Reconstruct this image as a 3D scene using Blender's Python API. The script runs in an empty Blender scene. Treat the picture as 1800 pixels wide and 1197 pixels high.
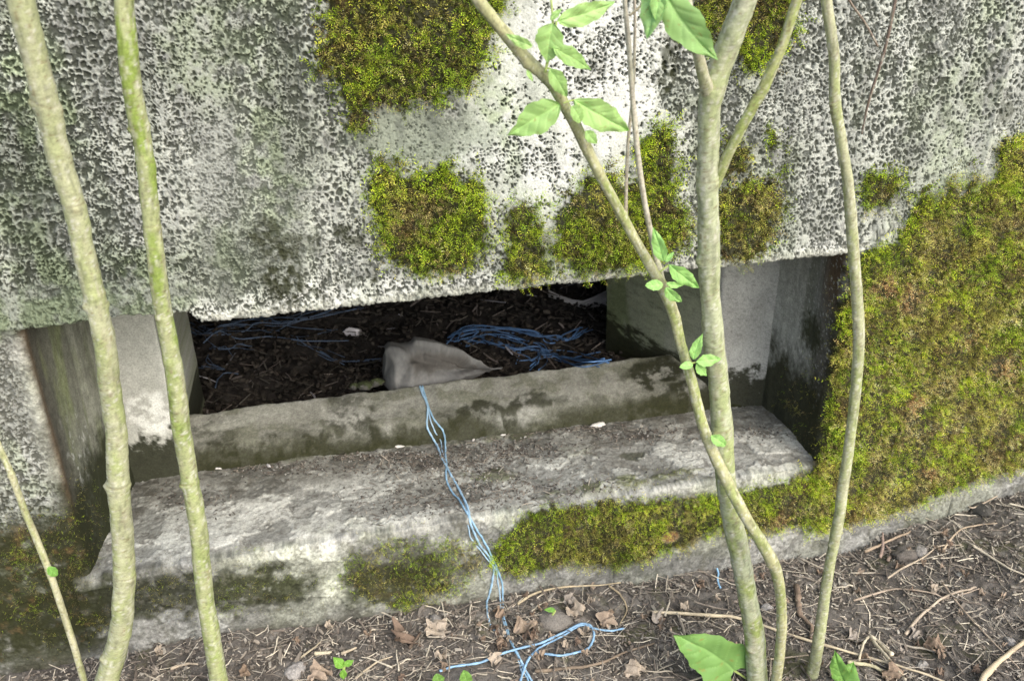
import bpy, math, random
import numpy as np
from mathutils import Vector, Matrix
random.seed(7); rng = np.random.default_rng(11)
S = bpy.context.scene
COL = S.collection

# ------------------------------------------------------------------ camera
CF, YAW, PITCH, ROLL = 1639.36, 0.22423, 0.46502, -0.01525
CP = np.array([0.37908, -1.19952, 0.92954])
_fw = np.array([math.sin(YAW)*math.cos(PITCH), math.cos(YAW)*math.cos(PITCH), -math.sin(PITCH)])
_r = np.cross(_fw, [0, 0, 1]); _r /= np.linalg.norm(_r); _u = np.cross(_r, _fw)
_R = _r*math.cos(ROLL)+_u*math.sin(ROLL); _U = -_r*math.sin(ROLL)+_u*math.cos(ROLL)
cd = bpy.data.cameras.new("camera"); cam = bpy.data.objects.new("camera", cd); COL.objects.link(cam)
cam.matrix_world = Matrix([[_R[i], _U[i], -_fw[i], CP[i]] for i in range(3)]+[[0, 0, 0, 1]])
cd.sensor_width = 36; cd.lens = CF/1800*36; cd.clip_start = 0.02; cd.clip_end = 500
cd.dof.use_dof = True; cd.dof.focus_distance = 1.33; cd.dof.aperture_fstop = 8.0
S.camera = cam
# ------------------------------------------------------------------ light
EL, AZ = math.radians(40), math.radians(158)      # light comes from high up behind the photographer
W = bpy.data.worlds.new("World"); S.world = W; W.use_nodes = True
nt = W.node_tree; bg = nt.nodes['Background']
sk = nt.nodes.new('ShaderNodeTexSky'); sk.sky_type = 'NISHITA'; sk.sun_disc = False
sk.sun_elevation = EL; sk.sun_rotation = AZ; sk.dust_density = 4.0; sk.air_density = 1.0; sk.ozone_density = 0.6
nt.links.new(sk.outputs[0], bg.inputs[0]); bg.inputs[1].default_value = 0.145
sl = bpy.data.lights.new("sun", 'SUN'); sl.energy = 1.3; sl.angle = math.radians(80); sl.color = (1, 0.985, 0.93)
so = bpy.data.objects.new("sun", sl); COL.objects.link(so)
sd = Vector((math.sin(AZ)*math.cos(EL), math.cos(AZ)*math.cos(EL), math.sin(EL)))
so.rotation_euler = sd.to_track_quat('Z', 'Y').to_euler()
S.view_settings.view_transform = 'Standard'; S.view_settings.look = 'None'
S.view_settings.gamma = 1; S.view_settings.exposure = 0.9

# ------------------------------------------------------------------ photo point -> place
def rayd(px, py):
    d = _fw*CF+_R*(px-900)-_U*(py-598.5); return d/np.linalg.norm(d)
def onY(px, py, y=0.0):
    d = rayd(px, py); return CP+d*((y-CP[1])/d[1])
def onZ(px, py, z=0.0):
    d = rayd(px, py); return CP+d*((z-CP[2])/d[2])
def FP(px, py):
    q = onY(px, py); return np.array([q[0], q[2]])
def LP(px, py):
    q = onZ(px, py); return np.array([q[0], q[1]])
def rad(w, P):
    return w/2*np.dot(np.array(P)-CP, _fw)/CF

# ------------------------------------------------------------------ noise
def h2(i, j, s=0):
    i = (i.astype(np.int64) & 0xffffffff).astype(np.uint64); j = (j.astype(np.int64) & 0xffffffff).astype(np.uint64)
    n = (i*np.uint64(374761393)+j*np.uint64(668265263)+np.uint64((s*2246822519) & 0xffffffff)) & np.uint64(0xffffffff)
    n = ((n ^ (n >> np.uint64(13)))*np.uint64(1274126177)) & np.uint64(0xffffffff)
    n = ((n ^ (n >> np.uint64(15)))*np.uint64(2246822519)) & np.uint64(0xffffffff)
    n ^= n >> np.uint64(16)
    return n.astype(np.float64)/4294967295.0
def vn(x, y, s=0):
    xi = np.floor(x); yi = np.floor(y); a = x-xi; b = y-yi
    a = a*a*a*(a*(a*6-15)+10); b = b*b*b*(b*(b*6-15)+10)
    v = (h2(xi, yi, s)*(1-a)+h2(xi+1, yi, s)*a)*(1-b)+(h2(xi, yi+1, s)*(1-a)+h2(xi+1, yi+1, s)*a)*b
    return v*2-1
def fbm(x, y, o=4, s=0, g=.5):
    r = 0; a = 1; t = 0
    for k in range(o):
        r = r+a*vn(x*2**k+k*17.3, y*2**k-k*9.1, s+k); t += a; a *= g
    return r/t
def sm(a, b, x):
    t = np.clip((x-a)/(b-a), 0, 1); return t*t*(3-2*t)
def pits(x, y, s, mod, soft=.35):
    """irregular holes: one per cell, radius scaled by mod; 0 outside .. 1 at the floor"""
    xi = np.floor(x); yi = np.floor(y); d = np.zeros_like(x)
    for a in (-1, 0, 1):
        for b in (-1, 0, 1):
            cx = xi+a; cy = yi+b
            jx = cx+.15+.7*h2(cx, cy, s); jy = cy+.15+.7*h2(cx, cy, s+5)
            r = (.25+.65*h2(cx, cy, s+9))*mod; on = h2(cx, cy, s+13) < mod*1.3
            q = np.hypot((x-jx)*1.05, (y-jy)*.85)
            d = np.maximum(d, np.where(on, sm(0, soft, (r-q)), 0))
    return d
def comb(x, y, s, cover, wall=.16):
    """honeycomb: eaten-out cells with thin walls left between them; 1 at a cell floor"""
    xi = np.floor(x); yi = np.floor(y); d1 = np.full(x.shape, 9.); d2 = np.full(x.shape, 9.); id1 = np.zeros(x.shape)
    for a in (-1, 0, 1):
        for b in (-1, 0, 1):
            cx = xi+a; cy = yi+b; q = np.hypot(x-(cx+.08+.84*h2(cx, cy, s)), (y-(cy+.08+.84*h2(cx, cy, s+5)))*.88)
            n_ = q < d1; d2 = np.where(n_, d1, np.minimum(d2, q)); id1 = np.where(n_, h2(cx, cy, s+13), id1); d1 = np.where(n_, q, d1)
    e = d2-d1; w = wall*(.5+1.1*h2(np.floor(id1*4096), np.floor(id1*977), s+3))
    return sm(w*.45, w*1.5, e)*(id1 < cover)*(.55+.45*sm(.7, .1, d1)), e
def sdf(poly, x, y):
    """positive inside"""
    p = np.asarray(poly, float); d = np.full(x.shape, 1e9); ins = np.zeros(x.shape, bool); n = len(p)
    for i in range(n):
        a = p[i]; b = p[(i+1) % n]; e = b-a
        wx = x-a[0]; wy = y-a[1]; t = np.clip((wx*e[0]+wy*e[1])/(e@e+1e-12), 0, 1)
        d = np.minimum(d, np.hypot(wx-t*e[0], wy-t*e[1]))
        c = ((a[1] > y) != (b[1] > y)) & (x < (b[0]-a[0])*(y-a[1])/(b[1]-a[1]+1e-12)+a[0]); ins ^= c
    return np.where(ins, d, -d)
def polyF(pts): return [FP(*q) for q in pts]
def blobs(X, Y, L, proj=FP, sc=.00085, warp=.012, s=3):
    wx = X+fbm(X*40, Y*40, 3, s)*warp; wy = Y+fbm(X*40, Y*40, 3, s+7)*warp
    m = np.zeros_like(X)
    for (px, py, rx, ry, a) in L:
        c = proj(px, py); q = ((wx-c[0])/(rx*sc))**2+((wy-c[1])/(ry*sc))**2
        m = np.maximum(m, a*(1-sm(.35, 1.3, q)))
    return m
def mix(c, k, m):
    k = np.asarray(k, float); m = np.asarray(m)[..., None]; return c*(1-m)+k*m

# ------------------------------------------------------------------ mesh helpers
def link(name, me, mat=None, parent=None):
    o = bpy.data.objects.new(name, me); COL.objects.link(o)
    if mat is not None: me.materials.append(mat)
    if parent is not None: o.parent = parent; o.matrix_parent_inverse = parent.matrix_world.inverted()
    return o
def np_mesh(name, V, Fs, col=None, smooth=True):
    me = bpy.data.meshes.new(name); V = np.asarray(V, np.float32).reshape(-1, 3); Fs = np.asarray(Fs, np.int32)
    k = Fs.shape[1]; n = len(Fs)
    me.vertices.add(len(V)); me.vertices.foreach_set('co', V.ravel())
    me.loops.add(n*k); me.loops.foreach_set('vertex_index', Fs.ravel())
    me.polygons.add(n); me.polygons.foreach_set('loop_start', np.arange(0, n*k, k, dtype=np.int32))
    me.polygons.foreach_set('loop_total', np.full(n, k, np.int32))
    me.update(calc_edges=True)
    me.polygons.foreach_set('use_smooth', np.full(n, smooth, bool))
    if col is not None:
        a = me.color_attributes.new('Col', 'FLOAT_COLOR', 'POINT')
        c = np.ones((len(V), 4), np.float32); c[:, :3] = np.asarray(col).reshape(-1, 3); a.data.foreach_set('color', c.ravel())
    return me
def grid_faces(n, m):
    i = np.arange(n-1)[:, None]*m+np.arange(m-1)[None, :]; i = i.ravel()
    return np.stack([i, i+m, i+m+1, i+1], 1)
def normals(P):
    a = np.gradient(P, axis=0); b = np.gradient(P, axis=1); n = np.cross(a, b)
    return n/(np.linalg.norm(n, axis=2, keepdims=True)+1e-12)
def axis_pts(lo, hi, a, b, fine, grow=1.25):
    """fine spacing between a and b, widening outside"""
    c = list(np.arange(a, b, fine)); x = a; s = fine; L = []
    while x > lo: s = min(s*grow, .05) if lo > -5 else s*grow; x -= s; L.append(x)
    x = c[-1]; s = fine; H = []
    while x < hi: s = min(s*grow, .05) if hi < 5 else s*grow; x += s; H.append(x)
    return np.array(L[::-1]+c+H)
def resample(pts, ds):
    """corner-rounded polyline [(a,b,r)] -> dense points"""
    P = [np.array(p[:2], float) for p in pts]; out = [P[0]]
    for i in range(1, len(P)-1):
        r = pts[i][2] if len(pts[i]) > 2 else 0
        if r <= 0: out.append(P[i]); continue
        d0 = P[i-1]-P[i]; d1 = P[i+1]-P[i]; l0 = np.linalg.norm(d0); l1 = np.linalg.norm(d1)
        r = min(r, .49*l0, .49*l1); A = P[i]+d0/l0*r; B = P[i]+d1/l1*r
        for t in np.linspace(0, 1, 9): out.append((1-t)**2*A+2*t*(1-t)*P[i]+t*t*B)
    out.append(P[-1]); out = np.array(out)
    L = np.concatenate([[0], np.cumsum(np.linalg.norm(np.diff(out, axis=0), axis=1))])
    n = max(2, int(L[-1]/ds)); q = np.linspace(0, L[-1], n)
    return np.stack([np.interp(q, L, out[:, k]) for k in (0, 1)], 1), q

# ------------------------------------------------------------------ materials
def mat_base(name):
    m = bpy.data.materials.new(name); m.use_nodes = True; nt = m.node_tree
    return m, nt, nt.nodes['Principled BSDF']
def N(nt, t, **k):
    n = nt.nodes.new(t)
    for a, v in k.items():
        if a.startswith('i_'): n.inputs[a[2:].replace('_', ' ')].default_value = v
        else: setattr(n, a, v)
    return n
def mat_vcol(name, rough=.9, var=.25, scale=700, bump=.3, dist=.0006, trans=0, spec=.25, bscale=None):
    m, nt, b = mat_base(name)
    at = N(nt, 'ShaderNodeAttribute', attribute_name='Col')
    tc = N(nt, 'ShaderNodeTexCoord')
    no = N(nt, 'ShaderNodeTexNoise'); no.inputs['Scale'].default_value = scale; no.inputs['Detail'].default_value = 6; no.inputs['Roughness'].default_value = .72
    nt.links.new(tc.outputs['Object'], no.inputs['Vector'])
    mr = N(nt, 'ShaderNodeMapRange'); mr.inputs['From Min'].default_value = .3; mr.inputs['From Max'].default_value = .7
    mr.inputs['To Min'].default_value = 1-var; mr.inputs['To Max'].default_value = 1+var
    nt.links.new(no.outputs['Fac'], mr.inputs['Value'])
    mx = N(nt, 'ShaderNodeVectorMath', operation='SCALE')
    nt.links.new(at.outputs['Color'], mx.inputs[0]); nt.links.new(mr.outputs[0], mx.inputs['Scale'])
    nt.links.new(mx.outputs[0], b.inputs['Base Color'])
    b.inputs['Roughness'].default_value = rough; b.inputs['Specular IOR Level'].default_value = spec
    if bump:
        n2 = no
        if bscale:
            n2 = N(nt, 'ShaderNodeTexNoise'); n2.inputs['Scale'].default_value = bscale; n2.inputs['Detail'].default_value = 5
            nt.links.new(tc.outputs['Object'], n2.inputs['Vector'])
        bp = N(nt, 'ShaderNodeBump'); bp.inputs['Strength'].default_value = bump; bp.inputs['Distance'].default_value = dist
        nt.links.new(n2.outputs['Fac'], bp.inputs['Height']); nt.links.new(bp.outputs[0], b.inputs['Normal'])
    if trans:
        tr = N(nt, 'ShaderNodeBsdfTranslucent'); ms = N(nt, 'ShaderNodeMixShader'); ms.inputs[0].default_value = trans
        nt.links.new(mx.outputs[0], tr.inputs['Color']); out = nt.nodes['Material Output']
        nt.links.new(b.outputs[0], ms.inputs[1]); nt.links.new(tr.outputs[0], ms.inputs[2]); nt.links.new(ms.outputs[0], out.inputs['Surface'])
    return m
M_con = mat_vcol('weathered_concrete', .92, .34, 380, .6, .0010, bscale=700)
M_soil = mat_vcol('soil', .95, .45, 500, .8, .002, bscale=420)
M_lit = mat_vcol('litter', .85, .3, 600, .4, .0008)
M_moss = mat_vcol('moss', .75, .15, 900, 0, trans=.35, spec=.2)
M_leaf = mat_vcol('leaf', .5, .06, 120, .15, .0006, trans=.42, spec=.35)
M_bark = mat_vcol('bark', .85, .22, 420, .6, .0006, spec=.2, bscale=600)
M_twine = mat_vcol('twine', .45, .2, 900, .4, .0004, trans=.15, spec=.5)
M_cloth = mat_vcol('sackcloth', .95, .15, 1500, .5, .0005)

# ------------------------------------------------------------------ the concrete wall
T_wall = bpy.data.objects.new('concrete_wall', None); COL.objects.link(T_wall)
T_wall['label'] = 'weathered pitted concrete wall with a low rectangular opening and deep ledge'
T_wall['category'] = 'wall'

MOSS = {  # outlines of the moss cushions on the wall face, photo points carried onto the wall plane
 'top': [(556, -60), (560, 50), (547, 105), (580, 150), (598, 195), (618, 250), (645, 235), (655, 195), (720, 192), (780, 180), (835, 168), (862, 110), (880, 60), (897, 20), (900, -60)],
 'mid': [(652, 268), (640, 360), (652, 420), (675, 462), (730, 490), (775, 490), (830, 468), (868, 430), (872, 380), (858, 335), (835, 300), (805, 318), (790, 285), (762, 280), (742, 306), (715, 300), (690, 272)],
 'small_mid': [(882, 360), (915, 342), (945, 352), (958, 400), (962, 450), (985, 478), (930, 498), (890, 502), (868, 488), (885, 440)],
 'arch': [(968, 400), (982, 345), (1030, 300), (1065, 285), (1110, 318), (1108, 262), (1150, 212), (1178, 215), (1198, 275), (1192, 340), (1216, 372), (1210, 430), (1170, 462), (1090, 482), (1010, 488), (965, 450)],
 'trunk_r': [(1255, 322), (1290, 318), (1335, 312), (1372, 300), (1376, 345), (1364, 405), (1345, 450), (1300, 468), (1258, 462)],
 'trunk_u': [(1262, 235), (1290, 228), (1322, 262), (1318, 310), (1280, 322), (1260, 310)],
 'fork': [(1196, -60), (1204, 10), (1222, 70), (1250, 96), (1270, 60), (1292, 95), (1300, 135), (1345, 140), (1362, 100), (1398, 70), (1404, -60)],
 'dot': [(1338, 222), (1372, 216), (1376, 255), (1360, 272), (1338, 262)],
 'shelf': [(1508, 305), (1548, 288), (1592, 302), (1588, 340), (1560, 372), (1512, 366)],
 'right': [(1500, 455), (1540, 425), (1572, 420), (1590, 370), (1625, 328), (1650, 345), (1665, 300), (1690, 330), (1705, 284), (1722, 325), (1745, 300), (1742, 245), (1790, 230), (1990, 150), (2100, 780), (1795, 825), (1700, 850), (1640, 872), (1560, 905), (1480, 925), (1425, 940), (1415, 832), (1440, 790), (1455, 700), (1468, 600), (1484, 500)],
 'band': [(1450, 822), (1455, 935), (1380, 930), (1320, 945), (1262, 936), (1205, 962), (1140, 985), (1080, 1003), (1000, 990), (900, 1020), (850, 990), (880, 930), (920, 900), (960, 886), (1040, 880), (1090, 870), (1190, 868), (1290, 858)],
 'low': [(612, 965), (700, 945), (800, 938), (850, 950), (845, 1000), (806, 1045), (730, 1080), (650, 1062), (588, 1030), (600, 990)],
}
MP = {k: polyF(v) for k, v in MOSS.items()}
ledge_l = FP(152, 1008)

def moss_under(X, Z):
    """how thickly the wall face carries moss, metres"""
    t = np.zeros_like(X)
    wx = X+fbm(X*60, Z*60, 3, 31)*.010; wz = Z+fbm(X*60, Z*60, 3, 37)*.010
    for k, p in MP.items():
        T = {'right': .010, 'band': .008, 'low': .003, 'top': .012}.get(k, .010)
        t = np.maximum(t, T*sm(.002, .022, sdf(p, wx, wz)+.010*fbm(X*110, Z*110, 4, 41, .65)))
    hc = FP(1178, 942); t = t*sm(.010, .018, np.hypot((X-hc[0])*.8, Z-hc[1]))
    return t

def mossless(X, Z): return sm(-.115, -.155, Z+.006*fbm(X*30, Z*20, 3, 89))*.7
def face_look(X, Z):
    """height (out of the wall) and colour of the exposed face"""
    n1 = fbm(X*3, Z*2.2, 4, 1); n2 = fbm(X*14, Z*9, 4, 2); st = fbm(X*28, Z*3.0, 4, 4); n3 = fbm(X*70, Z*70, 4, 6)
    up = sm(.375, .41, Z)
    # how much of the cement skin has been eaten away
    er = .68+.14*n1+.28*n2+.34*st
    er = er-blobs(X, Z, [(1000, 220, 190, 210, .72), (910, 60, 90, 130, .6), (745, 240, 110, 60, .30), (500, 250, 70, 150, .22), (1130, 60, 80, 120, .5), (1050, 330, 160, 60, .3), (860, 480, 300, 30, .2), (1680, 260, 70, 180, .3), (380, 100, 70, 90, .25), (1400, 250, 60, 120, .18)], warp=.02)
    er = er+blobs(X, Z, [(1040, 110, 70, 50, .3), (1195, 130, 45, 90, .4), (1560, 120, 130, 160, .25), (230, 250, 260, 260, .16), (1430, 330, 90, 90, .2), (560, 60, 120, 90, .2)], warp=.02)
    er = np.clip(.10+er*.98, .16, 1.0)
    wx = X+n3*.0026+fbm(X*230, Z*200, 2, 8)*.0014; wz = Z+fbm(X*90, Z*90, 3, 9)*.0030+fbm(X*230, Z*200, 2, 11)*.0014
    cov = np.clip(er+(.25+.4*er)*fbm(X*48, Z*40, 4, 45), 0, .98)
    wz_ = blobs(X, Z, [(1000, 200, 190, 220, 1), (900, 60, 80, 120, 1), (1130, 60, 90, 120, .8)], warp=.03)
    cov = np.clip(cov*(1-wz_)+wz_*sm(-.05, .42, fbm(X*30, Z*24, 4, 57, .6))*.95+wz_*blobs(X, Z, [(1050, 115, 80, 50, .8), (1195, 120, 30, 80, 1), (860, 300, 60, 40, .5)], warp=.02), 0, .98)
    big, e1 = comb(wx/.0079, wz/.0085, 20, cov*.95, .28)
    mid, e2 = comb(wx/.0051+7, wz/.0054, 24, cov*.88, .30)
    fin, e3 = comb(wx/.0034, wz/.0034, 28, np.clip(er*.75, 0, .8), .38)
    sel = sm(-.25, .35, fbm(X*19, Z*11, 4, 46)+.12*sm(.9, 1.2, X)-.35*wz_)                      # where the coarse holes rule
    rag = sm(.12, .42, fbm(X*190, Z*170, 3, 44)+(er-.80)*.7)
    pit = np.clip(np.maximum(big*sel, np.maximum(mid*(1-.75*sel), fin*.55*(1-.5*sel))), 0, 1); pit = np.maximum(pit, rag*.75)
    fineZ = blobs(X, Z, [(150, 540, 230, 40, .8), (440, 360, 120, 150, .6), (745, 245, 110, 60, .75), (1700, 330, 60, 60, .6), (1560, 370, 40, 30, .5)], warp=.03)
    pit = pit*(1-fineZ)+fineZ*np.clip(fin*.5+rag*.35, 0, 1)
    # boards of the formwork
    board = np.zeros_like(X)
    for px, a in ((1372, .9), (1748, .8), (1395, .4)):
        x0 = FP(px, 200)[0]; board = np.maximum(board, a*np.exp(-((X-x0+.002*n2)/.004)**2))
    h = -pit*.0043*(.7+.6*np.clip(n1+.5, 0, 1))+fbm(X*9, Z*9, 3, 12)*.0025+n3*.0008+fbm(X*400, Z*400, 2, 14)*.0003+board*.003*up
    # colour
    skin = np.zeros(X.shape+(3,))+np.array([.44, .447, .415])
    white = blobs(X, Z, [(1000, 220, 190, 230, 1), (1120, 60, 140, 120, .8), (880, 190, 60, 120, .8), (600, 520, 350, 26, 1), (900, 495, 200, 22, .9), (1430, 440, 150, 16, .8), (60, 830, 60, 70, .7), (1590, 420, 60, 30, .6), (20, 110, 40, 60, .8), (1600, 60, 30, 80, .6)], warp=.02)
    skin = mix(skin, (.72, .715, .70), white*.72*sm(-.55, .1, fbm(X*26, Z*18, 5, 48, .62)))
    skin = mix(skin, (.19, .195, .185), sm(-.1, .4, fbm(X*34, Z*5, 5, 17)+.3*n1+.15*sm(.55, .2, X))*.5*(1-white*.8))
    fl = np.array([.050, .054, .045]); c = mix(skin, fl, sm(.10, .5, pit)*.96)  # dark pit floors: dirt, plus the shade inside the pits painted in
    c = mix(c, (.20, .20, .195), sm(-.05, .5, fbm(X*65, Z*50, 5, 18, .65)+.4*n2)*(1-sm(.3, .6, pit))*.75*(1-white*.7))
    c = mix(c, (.36, .37, .37), sm(.15, .5, fbm(X*160, Z*160, 2, 19))*sm(.3, .7, pit)*.28)     # bare aggregate
    c = mix(c, (.25, .26, .25), fineZ*.35)
    lip = sm(.010, .0, np.abs(Z-.400)) * sm(.0, .02, X-.22)*(X < 1.25)
    crumb = sm(-.25, .3, fbm(X*330, Z*330, 3, 23))
    c = mix(c, (.56, .555, .50), lip*crumb*.75); h = h+lip*crumb*.0015
    # algae: green film in vertical runs
    alg = sm(.05, .55, fbm(X*11, Z*5, 4, 50)+.25*st+.25*sm(.5, -.1, X)-.1)
    alg = np.maximum(alg*.6, blobs(X, Z, [(120, 520, 200, 80, .75), (60, 180, 60, 130, .8), (380, 90, 90, 90, .55), (480, 300, 40, 130, .6), (880, 180, 30, 90, .6), (1700, 200, 70, 200, .35), (1620, 150, 50, 100, .35)], warp=.02))
    c = mix(c, c*np.array([.66, .80, .42])*1.0+np.array([.0, .006, .0]), np.clip(alg, 0, 1)*sm(-.5,.3,fbm(X*60,Z*50,3,53))*.7)
    wf = np.maximum(blobs(X, Z, [(745, 240, 120, 55, .8), (870, 190, 30, 70, .6), (500, 200, 60, 160, .5), (330, 480, 200, 60, .5), (120, 540, 200, 50, .6), (1650, 250, 80, 160, .4), (1240, 250, 26, 200, .6)], warp=.03), sm(.1, .5, fbm(X*16, Z*6, 5, 54))*.5); wf = np.maximum(wf, blobs(X, Z, [(150, 420, 230, 220, .55), (60, 200, 90, 220, .5), (300, 120, 150, 160, .3)], warp=.05)*sm(-.4, .3, st)); c = mix(c, c*np.array([.58, .63, .53]), wf)
    # dark dead-moss stains
    ds = blobs(X, Z, [(498, 485, 32, 70, 1), (465, 415, 34, 28, .9), (525, 430, 34, 26, .8), (612, 420, 22, 24, .8), (560, 520, 30, 12, .6), (1175, 110, 20, 60, .9), (655, 495, 12, 10, .9), (1245, 260, 20, 150, .55), (1040, 130, 26, 26, .4), (1770, 190, 14, 40, .7), (1385, 290, 18, 30, .6)], warp=.016)
    ds = ds*sm(-.5, .2, fbm(X*120, Z*120, 3, 61))
    c = mix(c, (.024, .027, .010), ds*.9)
    # skirt below the opening and jamb faces
    lo = 1-up
    smooth = np.zeros(X.shape+(3,))+np.array([.27, .265, .26])
    smooth = mix(smooth, (.42, .415, .40), sm(-.1, .5, fbm(X*26, Z*18, 5, 70))*.8)
    smooth = mix(smooth, (.13, .13, .12), sm(.1, .5, fbm(X*140, Z*120, 4, 71))*.55)
    smooth = mix(smooth, (.17, .17, .155), sm(.15, .6, fbm(X*30, Z*24, 5, 72))*.6)
    edge = sm(-.035, -.004, Z)
    smooth = mix(smooth, (.50, .49, .45), edge*sm(-.3, .3, fbm(X*50, Z*50, 4, 75))*.6)
    smooth = mix(smooth, (.66, .65, .62), blobs(X, Z, [(580, 1010, 28, 80, .9), (490, 975, 80, 16, .8), (1190, 900, 20, 30, .7), (1220, 960, 90, 18, .4)], warp=.015)*.8)
    dg = blobs(X, Z, [(450, 1035, 120, 48, 1), (290, 1050, 90, 60, .95), (60, 960, 150, 120, 1), (120, 1060, 190, 100, 1), (60, 1150, 120, 60, .8), (700, 1020, 120, 65, 1), (1000, 960, 180, 40, .6), (100, 900, 40, 50, .9), (20, 760, 30, 30, .3), (560, 1000, 40, 20, .4)], warp=.03)
    dgn = dg*sm(-.55, .15, fbm(X*70, Z*70, 6, 77, .68)+dg*.25)
    smooth = mix(smooth, (.026, .029, .009), dgn*.92)
    smooth = mix(smooth, (.12, .075, .035), blobs(X, Z, [(20, 970, 40, 50, .9), (140, 1050, 40, 14, .7), (60, 1060, 30, 18, .6), (150, 925, 20, 14, .5)], warp=.02)*sm(-.2, .5, fbm(X*90, Z*90, 3, 78)))
    smooth = mix(smooth, (.40, .20, .09), blobs(X, Z, [(1178, 942, 24, 17, 1)], warp=.006)*.9)
    smooth = mix(smooth, (.42, .42, .42), blobs(X, Z, [(305, 1080, 24, 16, .8)], warp=.008))
    smooth = mix(smooth, (.09, .08, .06), sm(-.135, -.175, Z+.01*fbm(X*20, Z*9, 3, 80)+.012*n2)*sm(1.1, .2, X)*.7)
    pl = fbm(X*13, Z*15, 6, 94, .62)+.2*n1; pk = sm(-.02, .05, pl); smooth = smooth*(.70+.34*pk)[..., None]
    jl = sm(.0, -.03, X)*sm(.08, .13, Z) + sm(1.2, 1.22, X)*sm(0.1, .3, Z)   # jamb fronts keep the pitted skin
    jl = np.clip(np.maximum(up, jl*.9), 0, 1)
    c = c*jl[..., None]+smooth*(1-jl[..., None])
    hs = pk*.0022+fbm(X*25, Z*25, 6, 82, .62)*.0030+fbm(X*300, Z*300, 3, 85, .7)*.0006+sm(.35, .6, fbm(X*110, Z*110, 3, 84))*-.0016
    h = h*jl+hs*(1-jl)
    gm = fbm(X*240, Z*240, 4, 86, .7); c = c*(1+.55*gm*(1-jl)+.12*gm)[..., None]; c = mix(c, (.12, .115, .095), (1-jl)*sm(.1, .45, fbm(X*60, Z*50, 6, 91, .7))*.6); c = mix(c, c*np.array([.84, .90, .70]), (1-jl)*sm(-.2, .4, fbm(X*9, Z*9, 4, 93))*.5)
    bl = sm(.03, -.005, X)*sm(.125, .085, Z+.02*n2+.012*n3)*(1-mossless(X, Z)); bn = sm(-.55, .15, fbm(X*65, Z*65, 5, 87, .65))
    c = mix(c, (.024, .026, .009), bl*bn*.93); c = mix(c, (.12, .075, .035), bl*sm(.2, .6, fbm(X*60, Z*60, 6, 88, .7))*.7)
    # plinth crack
    for px in (1080, 1640):
        x0 = FP(px, 1000)[0]; cr = np.exp(-((X-x0+.0015*n2)/.0012)**2)*sm(-.11, -.13, Z)
        h = h-cr*.004; c = mix(c, (.05, .05, .05), cr*.7)
    mt = moss_under(X, Z); k = sm(.0, .006, mt)
    h = h+mt*.50*(1+.9*fbm(X*75, Z*75, 4, 90, .65)); c = mix(c, (.030, .029, .010), k*.95)
    orange = sm(.32, .6, fbm(X*24, Z*24, 3, 92))
    c = mix(c, (.09, .06, .025), k*orange*.6)
    return h, c

def tune(c): return np.clip(c*np.array([.955, 1.0, .985]), 0, 1)
def strip(name, prof, ds, svals, mapper, look, parent=T_wall, flip=False, mat=None):
    """extrude a profile; look(P, s, q) -> height, colour"""
    pr, q = resample(prof, ds)
    Sg, Qg = np.meshgrid(svals, q, indexing='ij')
    A = np.broadcast_to(pr[:, 0], Sg.shape); B = np.broadcast_to(pr[:, 1], Sg.shape)
    P = mapper(Sg, A, B); n = normals(P)
    if flip: n = -n
    h, c = look(P, Sg, Qg)
    V = P+n*h[..., None]
    Fs = grid_faces(*Sg.shape); c = tune(c)
    if flip: Fs = Fs[:, ::-1]
    o = link(name, np_mesh(name, V, Fs, c), mat or M_con, parent)
    return o

def zl(x):   # underside of the lintel: its left end has lost its lip
    return .3925+.0175*sm(.228, .205, x)+fbm(x*30, x*0+3.3, 3, 101)*.0022
# upper panel: underside then face
xs = axis_pts(-.55, 2.2, -.04, 1.50, .00115)
pr, q = resample([(.24, 0), (.0, 0, .006), (.0, .06)], .0016)
zz = axis_pts(.061, 1.25, .061, .44, .00115, 1.15)
A = np.concatenate([pr[:, 0], np.zeros(len(zz)-1)]); Bz = np.concatenate([pr[:, 1], zz[1:]])
Xg, Ag = np.meshgrid(xs, A, indexing='ij'); Bg = np.broadcast_to(Bz, Xg.shape)
Pg = np.stack([Xg, Ag, zl(Xg)*np.exp(-np.clip(Bg, 0, 9)*0)+Bg], 2)
ng = normals(Pg); ng = ng*np.sign(-ng[:, -1:, 1:2])
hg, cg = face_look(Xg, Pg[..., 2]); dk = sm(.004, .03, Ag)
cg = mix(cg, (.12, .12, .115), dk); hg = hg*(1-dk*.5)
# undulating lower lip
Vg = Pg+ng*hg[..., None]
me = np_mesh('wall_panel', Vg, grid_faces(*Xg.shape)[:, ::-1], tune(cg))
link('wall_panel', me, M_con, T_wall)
# back and top of the panel so that it is a slab
def box_mesh(name, lo, hi, parent, mat, col):
    x0, y0, z0 = lo; x1, y1, z1 = hi
    n = 14
    V = []; Fs = []; C = []
    def quad(o, a, b):
        base = len(V); o = np.array(o); a = np.array(a); b = np.array(b)
        for i in range(n):
            for j in range(n): V.append(o+a*i/(n-1)+b*j/(n-1))
        for i in range(n-1):
            for j in range(n-1): Fs.append((base+i*n+j, base+i*n+j+1, base+(i+1)*n+j+1, base+(i+1)*n+j))
    X = (x1-x0, 0, 0); Y = (0, y1-y0, 0); Z = (0, 0, z1-z0)
    quad((x0, y0, z0), X, Z); quad((x0, y1, z0), Z, X); quad((x0, y0, z0), Y, X); quad((x0, y0, z1), X, Y)
    quad((x0, y0, z0), Z, Y); quad((x1, y0, z0), Y, Z)
    V = np.array(V); f = fbm(V[:, 0]*5+V[:, 2]*3, V[:, 1]*5+V[:, 2]*4, 3, 5)
    return link(name, np_mesh(name, V, Fs, np.array(col)*(1+.3*f[:, None])), mat, parent)
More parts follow.
